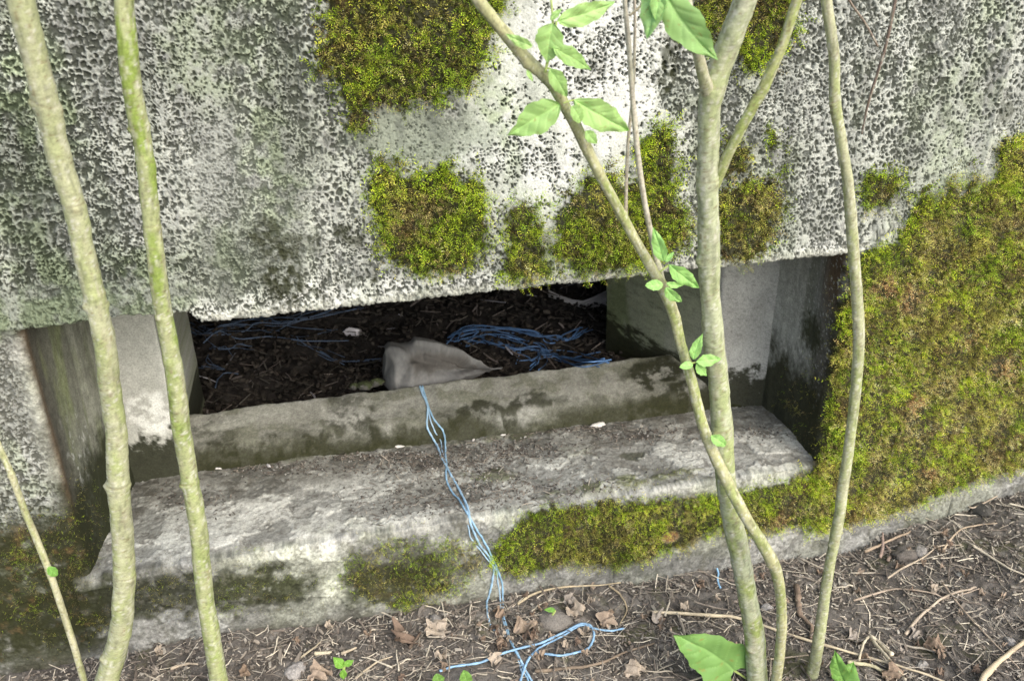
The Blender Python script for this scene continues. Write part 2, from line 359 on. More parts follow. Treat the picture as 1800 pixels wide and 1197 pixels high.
box_mesh('wall_core', (-.54, .02, .46), (2.19, .235, 1.24), T_wall, M_con, (.3, .3, .29))

# jambs
def dvert(x): return np.zeros_like(x)
zs = axis_pts(-.34, .47, -.20, .405, .0015)
def jambL_map(s, a, b):
    return np.stack([a-.006*sm(0, .4, s)*0, b, s], 2)
def vstreak(a, s, seed, f=34): return fbm(a*f, s*4, 5, seed)
def jambL_look(P, s, q):
    X, Y, Z = P[..., 0], P[..., 1], P[..., 2]
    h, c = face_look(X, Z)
    rv = sm(.006, .02, Y)
    st = vstreak(Y, Z, 120, 26); k = np.zeros(X.shape+(3,))+np.array([.20, .20, .165])
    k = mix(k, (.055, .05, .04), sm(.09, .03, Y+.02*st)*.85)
    k = mix(k, (.34, .34, .29), sm(.0, .5, st)*sm(.06, .12, Y)*.75)
    k = mix(k, (.20, .24, .08), sm(.1, .5, vstreak(Y, Z, 123, 20))*.5)
    k = mix(k, (.12, .07, .035), sm(.03, .012, Y)*.7)
    wt = sm(.1, .45, fbm(Y*120, Z*120, 3, 125))*blobs(Y, Z, [(0, 0, 1, 1, 0)])*0+sm(.25, .5, fbm(Y*150, Z*90, 3, 126))*sm(.28, .15, Z)*sm(.03, .06, Y)*sm(.16, .1, Y)
    k = mix(k, (.45, .45, .43), wt*.8)
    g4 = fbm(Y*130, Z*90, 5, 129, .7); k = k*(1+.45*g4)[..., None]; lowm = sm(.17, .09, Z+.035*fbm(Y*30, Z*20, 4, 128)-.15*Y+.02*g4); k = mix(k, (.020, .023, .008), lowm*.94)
    h2_ = fbm(Y*30, Z*14, 4, 130)*.002-pits(Y/.006, Z/.006, 131, np.full_like(X, .4))*.001
    e = sm(.0, .012, np.abs(Y))
    return h*(1-rv)+h2_*rv, c*(1-rv[..., None])+k*rv[..., None]
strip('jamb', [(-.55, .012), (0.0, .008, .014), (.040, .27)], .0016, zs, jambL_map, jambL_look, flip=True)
def jambR_look(P, s, q):
    X, Y, Z = P[..., 0], P[..., 1], P[..., 2]
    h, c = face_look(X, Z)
    rv = sm(.012, .03, Y)
    st = vstreak(Y, Z, 140, 44); k = np.zeros(X.shape+(3,))+np.array([.34, .34, .32])
    k = mix(k, (.12, .125, .10), sm(.0, .45, st)*.7)
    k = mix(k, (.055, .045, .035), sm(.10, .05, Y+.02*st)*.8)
    k = mix(k, (.34, .34, .32), sm(.15, .19, Y)*sm(-.2, .4, vstreak(Y, Z, 142, 30))*.7)
    k = mix(k, (.12, .065, .03), sm(.26, .34, Z)*sm(.10, .04, Y)*.6)
    sp = sm(.42, .6, fbm(Y*260, Z*260, 2, 143)); k = mix(k, (.5, .5, .48), sp*.7)
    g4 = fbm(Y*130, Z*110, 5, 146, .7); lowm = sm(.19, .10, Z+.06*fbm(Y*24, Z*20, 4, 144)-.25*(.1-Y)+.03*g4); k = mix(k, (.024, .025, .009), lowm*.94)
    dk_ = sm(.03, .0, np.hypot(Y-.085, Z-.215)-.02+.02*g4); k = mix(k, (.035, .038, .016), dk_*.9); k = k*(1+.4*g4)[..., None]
    dm = blobs(Y, Z, [(0, 0, 1, 1, 0)], proj=lambda a, b: np.array([.07, .21]), sc=.04)
    h2_ = fbm(Y*30, Z*8, 4, 145)*.003
    ed = sm(.05, .0, np.hypot(X-1.2, Y))*sm(.33, .26, Z); ed = np.where(X < 1.225, 1, 0)*sm(.34, .29, Z+.03*g4); c = mix(c, (.035, .034, .014), ed*.93)
    return h*(1-rv)+h2_*rv, c*(1-rv[..., None])+k*rv[..., None]
zsr = axis_pts(-.34, .47, -.24, .405, .0015)
def jambR_map(s, a, b): return np.stack([a, b-.010*sm(1.212, 1.24, a)*sm(.455, .43, s)*(b < .05), s], 2)
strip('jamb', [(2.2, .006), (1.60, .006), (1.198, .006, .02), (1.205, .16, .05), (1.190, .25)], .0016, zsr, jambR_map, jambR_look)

# sill: front skirt, worn edge, ledge
DL = lambda x: .250-.032*x
def sill_map(s, a, b):
    return np.stack([s, a, b], 2)
def ledge_cols(X, Y):
    c = np.zeros(X.shape+(3,))+np.array([.37, .365, .34])
    n = fbm(X*9, Y*11, 5, 150); n2 = fbm(X*38, Y*44, 5, 152); n3 = fbm(X*120, Y*120, 3, 154)
    c = mix(c, (.52, .515, .48), sm(-.15, .45, n+.5*n2)*.85)
    c = mix(c, (.16, .15, .135), sm(.0, .5, fbm(X*210, Y*210, 3, 156)+.2*n2)*.5)
    c = mix(c, (.23, .215, .19), sm(.05, .4, n2-.3*n)*.6)
    c = mix(c, (.62, .61, .575), blobs(X, Y, [(520, 880, 130, 40, .9), (660, 900, 90, 40, .7), (880, 800, 120, 30, .7), (980, 830, 80, 20, .8), (1150, 790, 120, 26, .6), (1330, 790, 80, 30, .7), (420, 960, 110, 24, .8), (1060, 745, 30, 8, .9), (1000, 745, 20, 6, .7), (250, 990, 60, 14, .9)], LP, .0012, .02)*sm(-.25, .25, n2+.4*n3)*.8)
    dirt = sm(.12, .20, Y+.06*n+.04*n2)
    dirt = np.maximum(dirt, blobs(X, Y, [(820, 860, 110, 50, .9), (900, 790, 130, 28, .7), (740, 800, 120, 26, .8), (420, 850, 150, 24, .7), (700, 890, 60, 24, .6), (880, 900, 80, 20, .6), (1180, 760, 90, 14, .6), (300, 920, 70, 24, .5), (1400, 810, 40, 14, .5), (1350, 745, 60, 20, .5)], LP, .0012, .03))
    dirt = dirt*sm(-.55, .1, n2+.3*n3)
    c = mix(c, (.12, .112, .095), dirt*.66)
    gr = blobs(X, Y, [(1100, 855, 140, 22, .9), (1180, 840, 70, 16, .8), (860, 840, 50, 18, .7), (640, 790, 160, 10, .5), (540, 800, 100, 10, .4), (740, 930, 110, 16, .5), (470, 972, 60, 10, .9), (880, 770, 90, 12, .5), (600, 930, 60, 14, .3), (1020, 800, 30, 10, .4)], LP, .0012, .02)*sm(-.4, .2, n2+n3*.5)
    c = mix(c, (.12, .135, .035), gr*.8)
    c = mix(c, (.05, .055, .02), blobs(X, Y, [(1110, 800, 30, 12, .9), (1000, 790, 30, 8, .6), (960, 845, 26, 7, .4)], LP, .001, .012)*.8)
    pl = fbm(X*15, Y*17, 6, 162, .6)+.35*n; pk = sm(-.02, .05, pl)*(1-.6*dirt)
    c = c*(.62+.38*pk)[..., None]; c = mix(c, (.50, .495, .465), pk*sm(-.4, .3, n2+.5*n3)*.45*(1-gr)); ck = np.exp(-(fbm(X*11+3, Y*13, 5, 163, .6)/.012)**2)*(1-dirt); c = mix(c, (.10, .09, .08), ck*.5)
    gm = fbm(X*230, Y*230, 4, 158, .7); c = c*(1+.36*gm)[..., None]; c = mix(c, (.10, .09, .075), sm(.12, .45, fbm(X*95, Y*95, 5, 159, .65))*.55)
    h = n*.004+n2*.0020+n3*.0008+gm*.0005+pk*.0022-ck*.0010-sm(.3, .6, n3)*.0012+dirt*.0015+gr*.002
    return h, c
def sill_look(P, s, q):
    X, Y, Z = P[..., 0], P[..., 1], P[..., 2]
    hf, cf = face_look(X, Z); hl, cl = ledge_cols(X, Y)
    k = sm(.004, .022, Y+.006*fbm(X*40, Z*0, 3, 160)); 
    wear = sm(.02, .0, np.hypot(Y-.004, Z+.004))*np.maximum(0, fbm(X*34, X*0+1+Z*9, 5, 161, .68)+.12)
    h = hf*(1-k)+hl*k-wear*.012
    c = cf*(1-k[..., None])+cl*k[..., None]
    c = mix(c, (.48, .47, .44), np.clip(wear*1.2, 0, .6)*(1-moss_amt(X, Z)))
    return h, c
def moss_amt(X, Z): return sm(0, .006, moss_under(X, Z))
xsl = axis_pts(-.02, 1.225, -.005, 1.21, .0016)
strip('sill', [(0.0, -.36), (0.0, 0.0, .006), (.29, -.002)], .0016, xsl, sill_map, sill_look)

# curb behind the ledge
def curb_map(s, a, b):
    off = (DL(s)-.225)
    ch = fbm(s*30, s*0+2, 5, 170, .65)*.0045
    return np.stack([s, a+off*sm(.34, .24, a), b+ch*sm(.03, .07, b)+.0*s], 2)
def curb_look(P, s, q):
    X, Y, Z = P[..., 0], P[..., 1], P[..., 2]; v = q
    n = fbm(X*7, v*16, 5, 171); n2 = fbm(X*34, v*44, 5, 172)
    n3 = fbm(X*90, v*90, 5, 173, .7)
    c = np.zeros(X.shape+(3,))+np.array([.235, .23, .205])
    c = mix(c, (.34, .335, .31), sm(0, .5, n+.3*n3)*.7)
    c = mix(c, (.12, .122, .085), sm(-.1, .45, n2-.3*n+.4*n3)*.6)
    cu = lambda px, py: (lambda t: np.array([t[0], t[1]]))(onZ(px, py, .05))
    B_ = blobs(X, Y, [(470, 775, 120, 24, 1), (690, 755, 110, 36, 1), (600, 715, 30, 30, .7), (860, 715, 120, 16, .9), (960, 700, 60, 16, .8), (1230, 690, 150, 50, 1), (1150, 660, 60, 34, 1), (380, 790, 60, 34, .9), (620, 740, 50, 22, .8), (1040, 700, 60, 14, .5), (380, 760, 40, 20, .6)], cu, .0011, .03)
    c = mix(c, (.020, .021, .009), B_*sm(-.6, .0, n2+.9*n3)*.94)
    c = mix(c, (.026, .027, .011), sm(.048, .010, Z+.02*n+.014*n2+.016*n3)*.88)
    L_ = blobs(X, Y, [(980, 662, 60, 14, .8), (780, 690, 60, 12, .6), (480, 735, 110, 18, .7), (1000, 690, 40, 18, .5), (700, 790, 20, 6, 1), (790, 770, 20, 6, .8), (560, 705, 60, 10, .5)], cu, .0011, .02)
    c = mix(c, (.42, .415, .385), L_*sm(-.3, .3, n2+.4*n3)*.6)
    c = c*(1+.35*fbm(X*260, v*260, 3, 174, .7))[..., None]
    return n*.0035+n2*.0016, c
xc = axis_pts(.035, 1.205, .04, 1.20, .002)
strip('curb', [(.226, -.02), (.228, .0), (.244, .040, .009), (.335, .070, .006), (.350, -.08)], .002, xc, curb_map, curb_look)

# piers behind the opening
zp = axis_pts(-.04, .47, -.03, .42, .002)
def pierL_look(P, s, q):
    X, Y, Z = P[..., 0], P[..., 1], P[..., 2]
    n = fbm(X*16, Z*12, 5, 180); n2 = fbm(X*60, Z*60, 4, 181)
    n3 = fbm(X*110, Z*100, 5, 182, .7)
    c = np.zeros(X.shape+(3,))+np.array([.44, .435, .405]); c = mix(c, (.28, .285, .25), sm(0, .5, n+.4*n3)*.6)
    w = blobs(X, Z, [(0, 0, 1, 1, 1)], lambda a, b: np.array([.095, .135]), .042, .02); c = mix(c, (.74, .735, .71), w*sm(-.35, .1, n2)*.9)
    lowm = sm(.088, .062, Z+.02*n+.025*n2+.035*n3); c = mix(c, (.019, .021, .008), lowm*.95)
    c = mix(c, (.24, .26, .17), sm(.27, .35, Y)*.6*sm(-.3, .3, n2+.4*n3)); c = c*(1+.25*n3)[..., None]
    e = sm(.01, 0, np.hypot(X-.122, Y-.245)); c = mix(c, (.6, .6, .56), e*.5)
    return n*.002+n2*.001-w*n2*.001, c
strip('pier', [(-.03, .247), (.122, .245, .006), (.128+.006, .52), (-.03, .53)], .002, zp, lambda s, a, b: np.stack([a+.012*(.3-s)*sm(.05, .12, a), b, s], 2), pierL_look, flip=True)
def pierR_look(P, s, q):
    X, Y, Z = P[..., 0], P[..., 1], P[..., 2]
    n = fbm(X*14+Y*9, Z*11, 5, 190); n2 = fbm(X*60+Y*50, Z*60, 4, 191)
    n3 = fbm(X*110+Y*90, Z*100, 5, 195, .7)
    c = np.zeros(X.shape+(3,))+np.array([.40, .395, .385]); c = mix(c, (.22, .22, .21), sm(-.1, .5, n+.6*n3)*.6)
    side = sm(.235, .25, Y); st = vstreak(X*1.0+Y, Z, 192, 22)
    g = np.zeros(X.shape+(3,))+np.array([.22, .235, .17]); g = mix(g, (.10, .125, .05), sm(0, .4, st)*.7); g = mix(g, (.3, .3, .26), sm(.1, .5, fbm(X*40, Z*7, 4, 193))*sm(.25, .05, Z)*.6)
    c = c*(1-side[..., None])+g*side[..., None]
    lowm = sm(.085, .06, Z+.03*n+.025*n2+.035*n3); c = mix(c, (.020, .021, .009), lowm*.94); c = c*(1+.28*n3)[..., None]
    dotm = sm(.3, .5, fbm(X*200, Z*200, 2, 194)); c = mix(c, c*.6, dotm*.5)
    return n*.002+n2*.0008, c
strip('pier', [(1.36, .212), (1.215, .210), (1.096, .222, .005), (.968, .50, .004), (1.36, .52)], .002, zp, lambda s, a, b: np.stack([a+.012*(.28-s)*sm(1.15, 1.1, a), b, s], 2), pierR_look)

# the room behind
T_room = bpy.data.objects.new('concrete_bunker', None); COL.objects.link(T_room)
T_room['label'] = 'dark concrete chamber behind the opening, its walls and roof barely lit'; T_room['category'] = 'bunker'
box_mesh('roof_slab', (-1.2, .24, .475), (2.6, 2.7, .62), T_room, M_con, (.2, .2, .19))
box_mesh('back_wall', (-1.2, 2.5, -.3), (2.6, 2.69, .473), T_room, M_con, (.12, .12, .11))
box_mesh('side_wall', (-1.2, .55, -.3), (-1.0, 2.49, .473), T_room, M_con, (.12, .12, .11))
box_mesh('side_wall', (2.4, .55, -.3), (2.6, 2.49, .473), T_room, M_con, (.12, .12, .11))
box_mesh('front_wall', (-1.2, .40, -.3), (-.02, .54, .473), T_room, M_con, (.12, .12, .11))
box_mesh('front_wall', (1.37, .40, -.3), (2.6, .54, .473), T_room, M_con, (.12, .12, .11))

# ------------------------------------------------------------------ ground
_bx = np.array([-.6, -.14, .18, .45, .83, 1.28, 1.34, 1.405, 1.573, 1.7, 2.2]); _bz = np.array([-.175, -.166, -.150, -.166, -.190, -.212, -.192, -.175, -.136, -.12, -.10])
def gz0(X, Y):
    b = np.interp(X, _bx, _bz); t = np.clip(-Y/.45, 0, 1); far = -.215+.03*np.clip(X-1.1, -.6, .8)
    b = b*(1-sm(0, 1, t))+far*sm(0, 1, t)
    return b
def gz(X, Y):
    X = np.asarray(X, float); Y = np.asarray(Y, float)
    near = np.exp(-((X-.7)/3)**2-((Y+.3)/3)**2)
    return gz0(X, Y)+(fbm(X*7, Y*7, 3, 200)*.012+fbm(X*40, Y*40, 4, 203)*.006)*near
gx = axis_pts(-60, 60, -.15, 1.75, .0028, 1.3); gy = axis_pts(-60, 40, -.48, .02, .0028, 1.3)
Gx, Gy = np.meshgrid(gx, gy, indexing='ij')
cl = fbm(Gx*160, Gy*160, 3, 206); Gz = gz(Gx, Gy)+cl*.0026*np.exp(-((Gx-.7)/2)**2)
c = np.zeros(Gx.shape+(3,))+np.array([.118, .110, .100])
c = mix(c, (.055, .048, .042), sm(-.2, .5, fbm(Gx*30, Gy*30, 5, 208))*.7)
c = mix(c, (.25, .235, .21), sm(.1, .55, fbm(Gx*55, Gy*55, 4, 209))*.55)
c = mix(c, (.10, .11, .03), sm(.3, .6, fbm(Gx*17, Gy*17, 4, 210))*.4)
soil = link('ground', np_mesh('ground', np.stack([Gx, Gy, Gz], 2), grid_faces(*Gx.shape), c), M_soil); soil['kind'] = 'structure'
def iz(X, Y):
    X = np.asarray(X, float); Y = np.asarray(Y, float)
    return -.005+.05*sm(.5, 1.2, Y)+fbm(X*8, Y*8, 3, 220)*.022+fbm(X*30, Y*30, 4, 221)*.010
ix = np.arange(-.9, 2.3, .005); iy = axis_pts(.34, 2.49, .35, 1.1, .005)
Ix, Iy = np.meshgrid(ix, iy, indexing='ij'); Iz = iz(Ix, Iy)+fbm(Ix*130, Iy*130, 3, 222)*.004
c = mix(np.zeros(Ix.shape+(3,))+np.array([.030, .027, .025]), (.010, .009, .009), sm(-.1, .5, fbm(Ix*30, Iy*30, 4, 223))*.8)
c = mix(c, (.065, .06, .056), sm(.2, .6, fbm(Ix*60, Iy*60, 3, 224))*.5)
isoil = link('chamber_floor', np_mesh('chamber_floor', np.stack([Ix, Iy, Iz], 2), grid_faces(*Ix.shape), c), M_soil); isoil['kind'] = 'structure'

# a surface query used to lay small things on what carries them
def carry(px, py):
    """walk along the sight line through a photo point until it meets ground, wall, ledge, curb or chamber floor"""
    d = rayd(px, py); t = np.linspace(.9, 3.2, 4600); Q = CP+np.outer(t, d)
    X, Y, Z = Q[:, 0], Q[:, 1], Q[:, 2]
    surf = np.where(Y < 0, gz(X, Y), 0)
    D = DL(X); cz = np.interp(Y, [0, .001], [0, 0])
    z_in = np.where(Y < D, 0.0, np.where(Y < D+.016, (Y-D)/.016*.040, np.where(Y < .338, .040+(Y-D-.016)/(.335-D-.016)*.030, iz(X, Y))))
    surf = np.where(Y >= 0, z_in, surf)
    hit = np.where((Z <= surf) & ((Y < 0) | (Z < .38)))[0]
    if len(hit) == 0: return Q[-1], np.array([0, 0, 1.])
    i = hit[0]; P = Q[i]
    n = np.array([0, 0, 1.])
    if Y[i] < .004 and Z[i] < -.004 and Z[i] > gz(X[i], -.001)+.001: n = np.array([0, -1., 0])
    elif D[i] <= Y[i] < D[i]+.016: n = np.array([0, -.9, .4])
    return P, n

_rough = carry
_solid = [o for o in T_wall.children if o.name.split('.')[0] in ('sill', 'curb')]+[soil, isoil]
bpy.context.view_layer.update()
def carry(px, py):
    d = Vector(rayd(px, py)); best = None
    for o in _solid:
        ok, p, n, i = o.ray_cast(Vector(CP), d)
        if ok:
            t = (p-Vector(CP)).length
            if best is None or t < best[0]: best = (t, p, o)
    if best is None: return _rough(px, py)
    p = np.array(best[1]); nm = best[2].name
    if nm.startswith('sill'): n = np.array([0, -1., 0]) if (p[2] < -.008) else (np.array([0, -.7, .7]) if p[1] < .012 else np.array([0, -.1, 1.]))
    elif nm.startswith('curb'): n = np.array([0, -.5, .85]) if p[1] > .25 else np.array([0, -.9, .4])
    else: n = np.array([0, 0, 1.])
    return p, n

def tag(o, label, cat, group=None, kind=None):
    if label: o['label'] = label
    if cat: o['category'] = cat
    if group: o['group'] = group
    if kind: o['kind'] = kind
    return o
# ------------------------------------------------------------------ moss
def shoots(name, pts, nrm, size, tone, parent=None, up=0.35, dens_seed=0):
    """pts n x 3 roots, nrm n x 3 surface normals, size n lengths (m), tone n x 3 colours: one mesh of leafy moss shoots"""
    n = len(pts)
    if n == 0: return None
    d = nrm*(.75)+rng.normal(0, .55, (n, 3)); d[:, 2] += up*rng.uniform(-1.2, 1.6, n)
    d /= np.linalg.norm(d, axis=1, keepdims=True)
    side = np.cross(d, rng.normal(0, 1, (n, 3))); side /= np.linalg.norm(side, axis=1, keepdims=True)
    bend = np.cross(side, d)
    K = 6
    V = []; C = []; Fs = []
    base = 0
    cb = rng.uniform(-.5, .7, n)[:, None]
    for k in range(K):
        t = k/(K-1); c0 = pts+d*(size*t)[:, None]+bend*cb*(size*t*t)[:, None]
        dd = d+bend*cb*t*1.6; dd /= np.linalg.norm(dd, axis=1, keepdims=True)
        for sgn in (-1, 1):
            L = (size*(.30-.15*t)*rng.uniform(.7, 1.3, n))[:, None]; wv = dd*L*.30
            s2 = side*sgn*.8+bend*rng.normal(0, .55, n)[:, None]+dd*.75
            s2 /= np.linalg.norm(s2, axis=1, keepdims=True)
            tip = c0+s2*L
            q = np.stack([c0-wv*.3, c0+s2*L*.5-wv*.55, tip, c0+s2*L*.45+wv*.55], 1)  # n x 4 x 3
            V.append(q.reshape(-1, 3))
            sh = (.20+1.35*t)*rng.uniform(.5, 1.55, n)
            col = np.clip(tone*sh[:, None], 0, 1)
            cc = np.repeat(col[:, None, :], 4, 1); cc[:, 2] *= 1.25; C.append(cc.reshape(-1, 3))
            Fs.append(base+np.arange(n*4).reshape(n, 4)); base += 4*n
    me = np_mesh(name, np.concatenate(V), np.concatenate(Fs), np.clip(np.concatenate(C), 0, 1), smooth=False)
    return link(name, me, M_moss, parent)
BR = np.array([.50, .70, .05]); GR = np.array([.33, .47, .045]); OL = np.array([.44, .43, .10]); STW = np.array([.62, .54, .22]); DK = np.array([.05, .055, .012]); ORG = np.array([.68, .45, .22]); BRN = np.array([.22, .17, .07])
def tones(a, b, edge, seed, wts):
    """wts: bright, green, olive, straw, brown, orange"""
    n = len(a); base = np.array([BR, GR, OL, STW, BRN, ORG])
    f = np.stack([fbm(a*f_, b*f_, 3, seed+i*7) for i, f_ in enumerate((30, 26, 22, 45, 38, 26))], 1)
    sc = f*1.6+np.log(np.array(wts)+1e-3)[None]*.55+rng.gumbel(0, .30, (n, 6)); sc[:, 0] += edge*1.3; sc[:, 3] -= edge*.5
    ob = blobs(np.asarray(a), np.asarray(b), [(1545, 500, 30, 22, 1), (1590, 520, 30, 30, 1), (1600, 700, 26, 24, 1), (1700, 590, 24, 26, .8), (1750, 640, 30, 24, .9), (1625, 820, 24, 24, .9), (1370, 905, 24, 22, .9), (1640, 750, 20, 20, .6), (720, 410, 26, 40, .5), (700, 150, 40, 20, .4)], warp=.01)
    sc[:, 5] = -2.2+5.0*ob*wts[5]**.05+rng.gumbel(0, .3, n)
    t = base[np.argmax(sc, 1)]*rng.uniform(.7, 1.3, (n, 1))
    return t*(.9+.2*rng.random((n, 3)))
def moss_on_face(key, per_m2, L, T, wts, label, fringe=.012, topbright=1.0):
    p = np.array(MP[key]); lo = p.min(0)-.02; hi = p.max(0)+.02
    hi = np.minimum(hi, [1.78, .92]); lo = np.maximum(lo, [-.3, -.3])
    n = int(np.prod(hi-lo)*per_m2); a = rng.uniform(lo[0], hi[0], n); b = rng.uniform(lo[1], hi[1], n)
    wa = a+fbm(a*60, b*60, 3, 31)*.010; wb = b+fbm(a*60, b*60, 3, 37)*.010
    s = sdf(MP[key], wa, wb)+fbm(a*110, b*110, 4, 41, .65)*.012
    hc = FP(1178, 942); s = np.minimum(s, np.hypot((a-hc[0])*.8, b-hc[1])-.013)
    gap = fbm(a*48, b*48, 4, 43)
    dens = (sm(-fringe*.5, .010, s)**1.3)*((.25 if key in ('top', 'low') else .6)+(.75 if key in ('top', 'low') else .4)*sm(-.45, -.05, gap))
    k = rng.random(n) < dens*.8; a, b, s, gap = a[k], b[k], s[k], gap[k]
    lump = np.abs(fbm(a*36, b*36, 3, 47)); lump = sm(.0, .32, lump); th = T*1.5*sm(-.002, .02, s)*(.25+.75*lump)*rng.uniform(.35, 1.0, len(a))
    # cushions stand out more along their upper rims
    s_up = sdf(MP[key], a, b+.03); rim = sm(.022, -.004, s_up)*sm(.03, .0, np.abs(s))
    up_edge = np.clip(rim*topbright+sm(.012, 0, s)*.25+.45*(lump-.35), -.3, 1)
    L = L*1.75; P = np.stack([a, -.001-th, b], 1); nr = np.tile([0, -1., 0], (len(a), 1))
    o = shoots('moss_cushion', P, nr, L*rng.uniform(.65, 1.25, len(a))*(1+.35*np.clip(up_edge, 0, 1)), tones(a, b, up_edge, 300+len(key), wts)*(.55+.65*lump)[:, None]*(1.1 if key == 'right' else .9), up=.45)  # lumps brighter, hollows darker: light and shade painted into the moss tone
    tag(o, label, 'moss', 'moss cushions growing on the concrete'); return o
D0 = 105000
moss_on_face('top', D0, .0085, .011, (.75, 1.2, 1.0, .7, .5, .01), 'largest round moss cushion, high on the pitted wall above the opening')
moss_on_face('mid', D0, .0085, .010, (1.1, 1.1, .9, .7, .35, .02), 'broad bright green moss cushion above the middle of the opening, tattered top edge')
moss_on_face('small_mid', D0, .008, .007, (.6, 1, 1, .9, .5, .02), 'small olive moss clump between the two bigger cushions on the lintel')
moss_on_face('arch', D0, .0085, .011, (.8, 1.0, 1.1, .6, .6, .03), 'arch-shaped moss cushion behind the slanting stem, with a tall peak on its right')
moss_on_face('trunk_r', D0, .008, .007, (.3, 1, 1.4, .8, .4, .03), 'olive moss patch on the lintel just right of the thick trunk')
moss_on_face('trunk_u', D0*.8, .007, .006, (.3, .9, 1.2, .5, .7, .01), 'small dark moss patch behind the crotch of the side branch')
moss_on_face('fork', D0, .008, .009, (.5, 1, 1.2, .5, .7, .02), 'moss patch at the top edge of the wall behind the trunk fork')
moss_on_face('dot', D0*.7, .007, .005, (.6, 1, 1, .8, .4, .01), 'tiny round moss tuft right of the side branch')
moss_on_face('shelf', D0*.7, .008, .007, (1.0, 1, .9, .8, .4, .01), 'sparse moss tuft right of the long pale stem, just left of the moss-covered wall')
moss_on_face('right', D0*1.25, .0080, .010, (.45, .95, 1.2, 1.1, .7, .07), 'thick yellow-green moss carpet covering the wall right of the opening')
moss_on_face('band', D0*1.1, .0068, .007, (.6, 1, 1.2, 1.1, .5, .05), 'yellow-green moss band hanging under the front edge of the ledge')
moss_on_face('low', D0*1.1, .0046, .003, (.35, 1.2, 1.5, .5, .7, .02), 'flat olive moss patch on the concrete below the ledge, left of the blue twine')

def moss_scatter(px_list, per, L, wts, label, mode='F', th=.002, seed=0):
    """low moss in soft-edged patches: (px, py, rx, ry) in photo points, carried onto a surface"""
    Ps = []; Ns = []; Cc = []; Sz = []
    for (px, py, rx, ry) in px_list:
        n = int(per*rx*ry*.0075)
        u = rng.normal(0, .55, n)*rx+px; v = rng.normal(0, .55, n)*ry+py
        for i in range(n):
            if mode == 'F': q = onY(u[i], v[i]); nn = (0, -1, 0)
            elif mode == 'L': q = onZ(u[i], v[i], .003); nn = (0, -.3, 1); 
            elif mode == 'C': q, nn = carry(u[i], v[i])
            elif mode == 'RR':
                d = rayd(u[i], v[i]); t = (1.203-CP[0])/d[0]; q = CP+d*t; nn = (-1, -.2, 0)
                if q[1] < 0: q = onY(u[i], v[i]); nn = (0, -1, 0)
            elif mode == 'LR':
                d = rayd(u[i], v[i]); t = (.012-CP[0])/d[0]; q = CP+d*t; nn = (1, -.2, 0)
                if q[1] < 0: q = onY(u[i], v[i]); nn = (0, -1, 0)
            if mode == 'L' and (q[1] < 0 or q[1] > DL(q[0])-.004): continue
            g = vn(np.array([u[i]/14]), np.array([v[i]/11]), 77+seed)[0]
            if g < -.35+.25*random.random(): continue
            Ps.append(np.array(q)+np.array(nn)*th*random.random()); Ns.append(nn); Sz.append(L*random.uniform(.6, 1.25))
    Ps = np.array(Ps); Ns = np.array(Ns, float); Sz = np.array(Sz)
    o = shoots('moss_patch', Ps, Ns, Sz, tones(Ps[:, 0]+Ps[:, 1], Ps[:, 2]+Ps[:, 1], np.zeros(len(Ps)), 400+seed, wts), up=.3)
    tag(o, label, None, None, 'stuff'); return o
moss_scatter([(1455, 700, 30, 90), (1430, 770, 34, 50), (1470, 600, 16, 70), (1400, 700, 30, 50), (1465, 540, 10, 60)], 26, .0060, (.2, .9, 1.4, .5, 1.2, .02), 'dark moss creeping over the right side face inside the recess', 'RR', seed=1)
moss_scatter([(120, 920, 60, 36), (170, 880, 40, 60), (60, 980, 60, 60), (150, 980, 30, 40)], 20, .0042, (.25, 1, 1.3, .2, 1.2, .2), 'dark green moss at the lower left corner of the opening', 'LR', seed=2)
moss_scatter([(450, 1030, 110, 36), (300, 1040, 70, 46), (480, 1000, 50, 20), (520, 1040, 40, 30), (400, 1060, 60, 24)], 34, .0042, (.15, 1, 1.5, .2, 1.2, .01), 'thin dark moss film below the left half of the ledge', 'F', seed=3)
moss_scatter([(60, 1060, 60, 60), (150, 1090, 60, 40), (40, 980, 40, 40), (60, 920, 50, 30), (120, 1000, 50, 50)], 34, .0045, (.3, 1, 1, .3, 1.2, .5), 'thin rusty moss film on the wall foot at the far left', 'F', seed=4)
moss_scatter([(455, 972, 42, 9), (500, 985, 24, 10), (430, 985, 20, 7)], 60, .0045, (1.6, 1.1, .6, .8, .1, .01), 'bright yellow moss strip on the worn ledge edge, left of centre', 'L', seed=5)
moss_scatter([(1120, 855, 110, 14), (1180, 835, 50, 12), (1250, 850, 50, 10)], 26, .0045, (.9, 1.1, .9, .9, .3, .01), 'straggling moss along the front of the ledge beside the thick trunk', 'L', seed=6)
moss_scatter([(640, 945, 50, 10), (740, 925, 80, 10), (870, 845, 40, 10), (830, 838, 30, 8), (560, 955, 30, 6)], 20, .004, (.7, 1, 1, 1, .3, .01), 'faint moss threads on the ledge around the blue twine', 'L', seed=7)

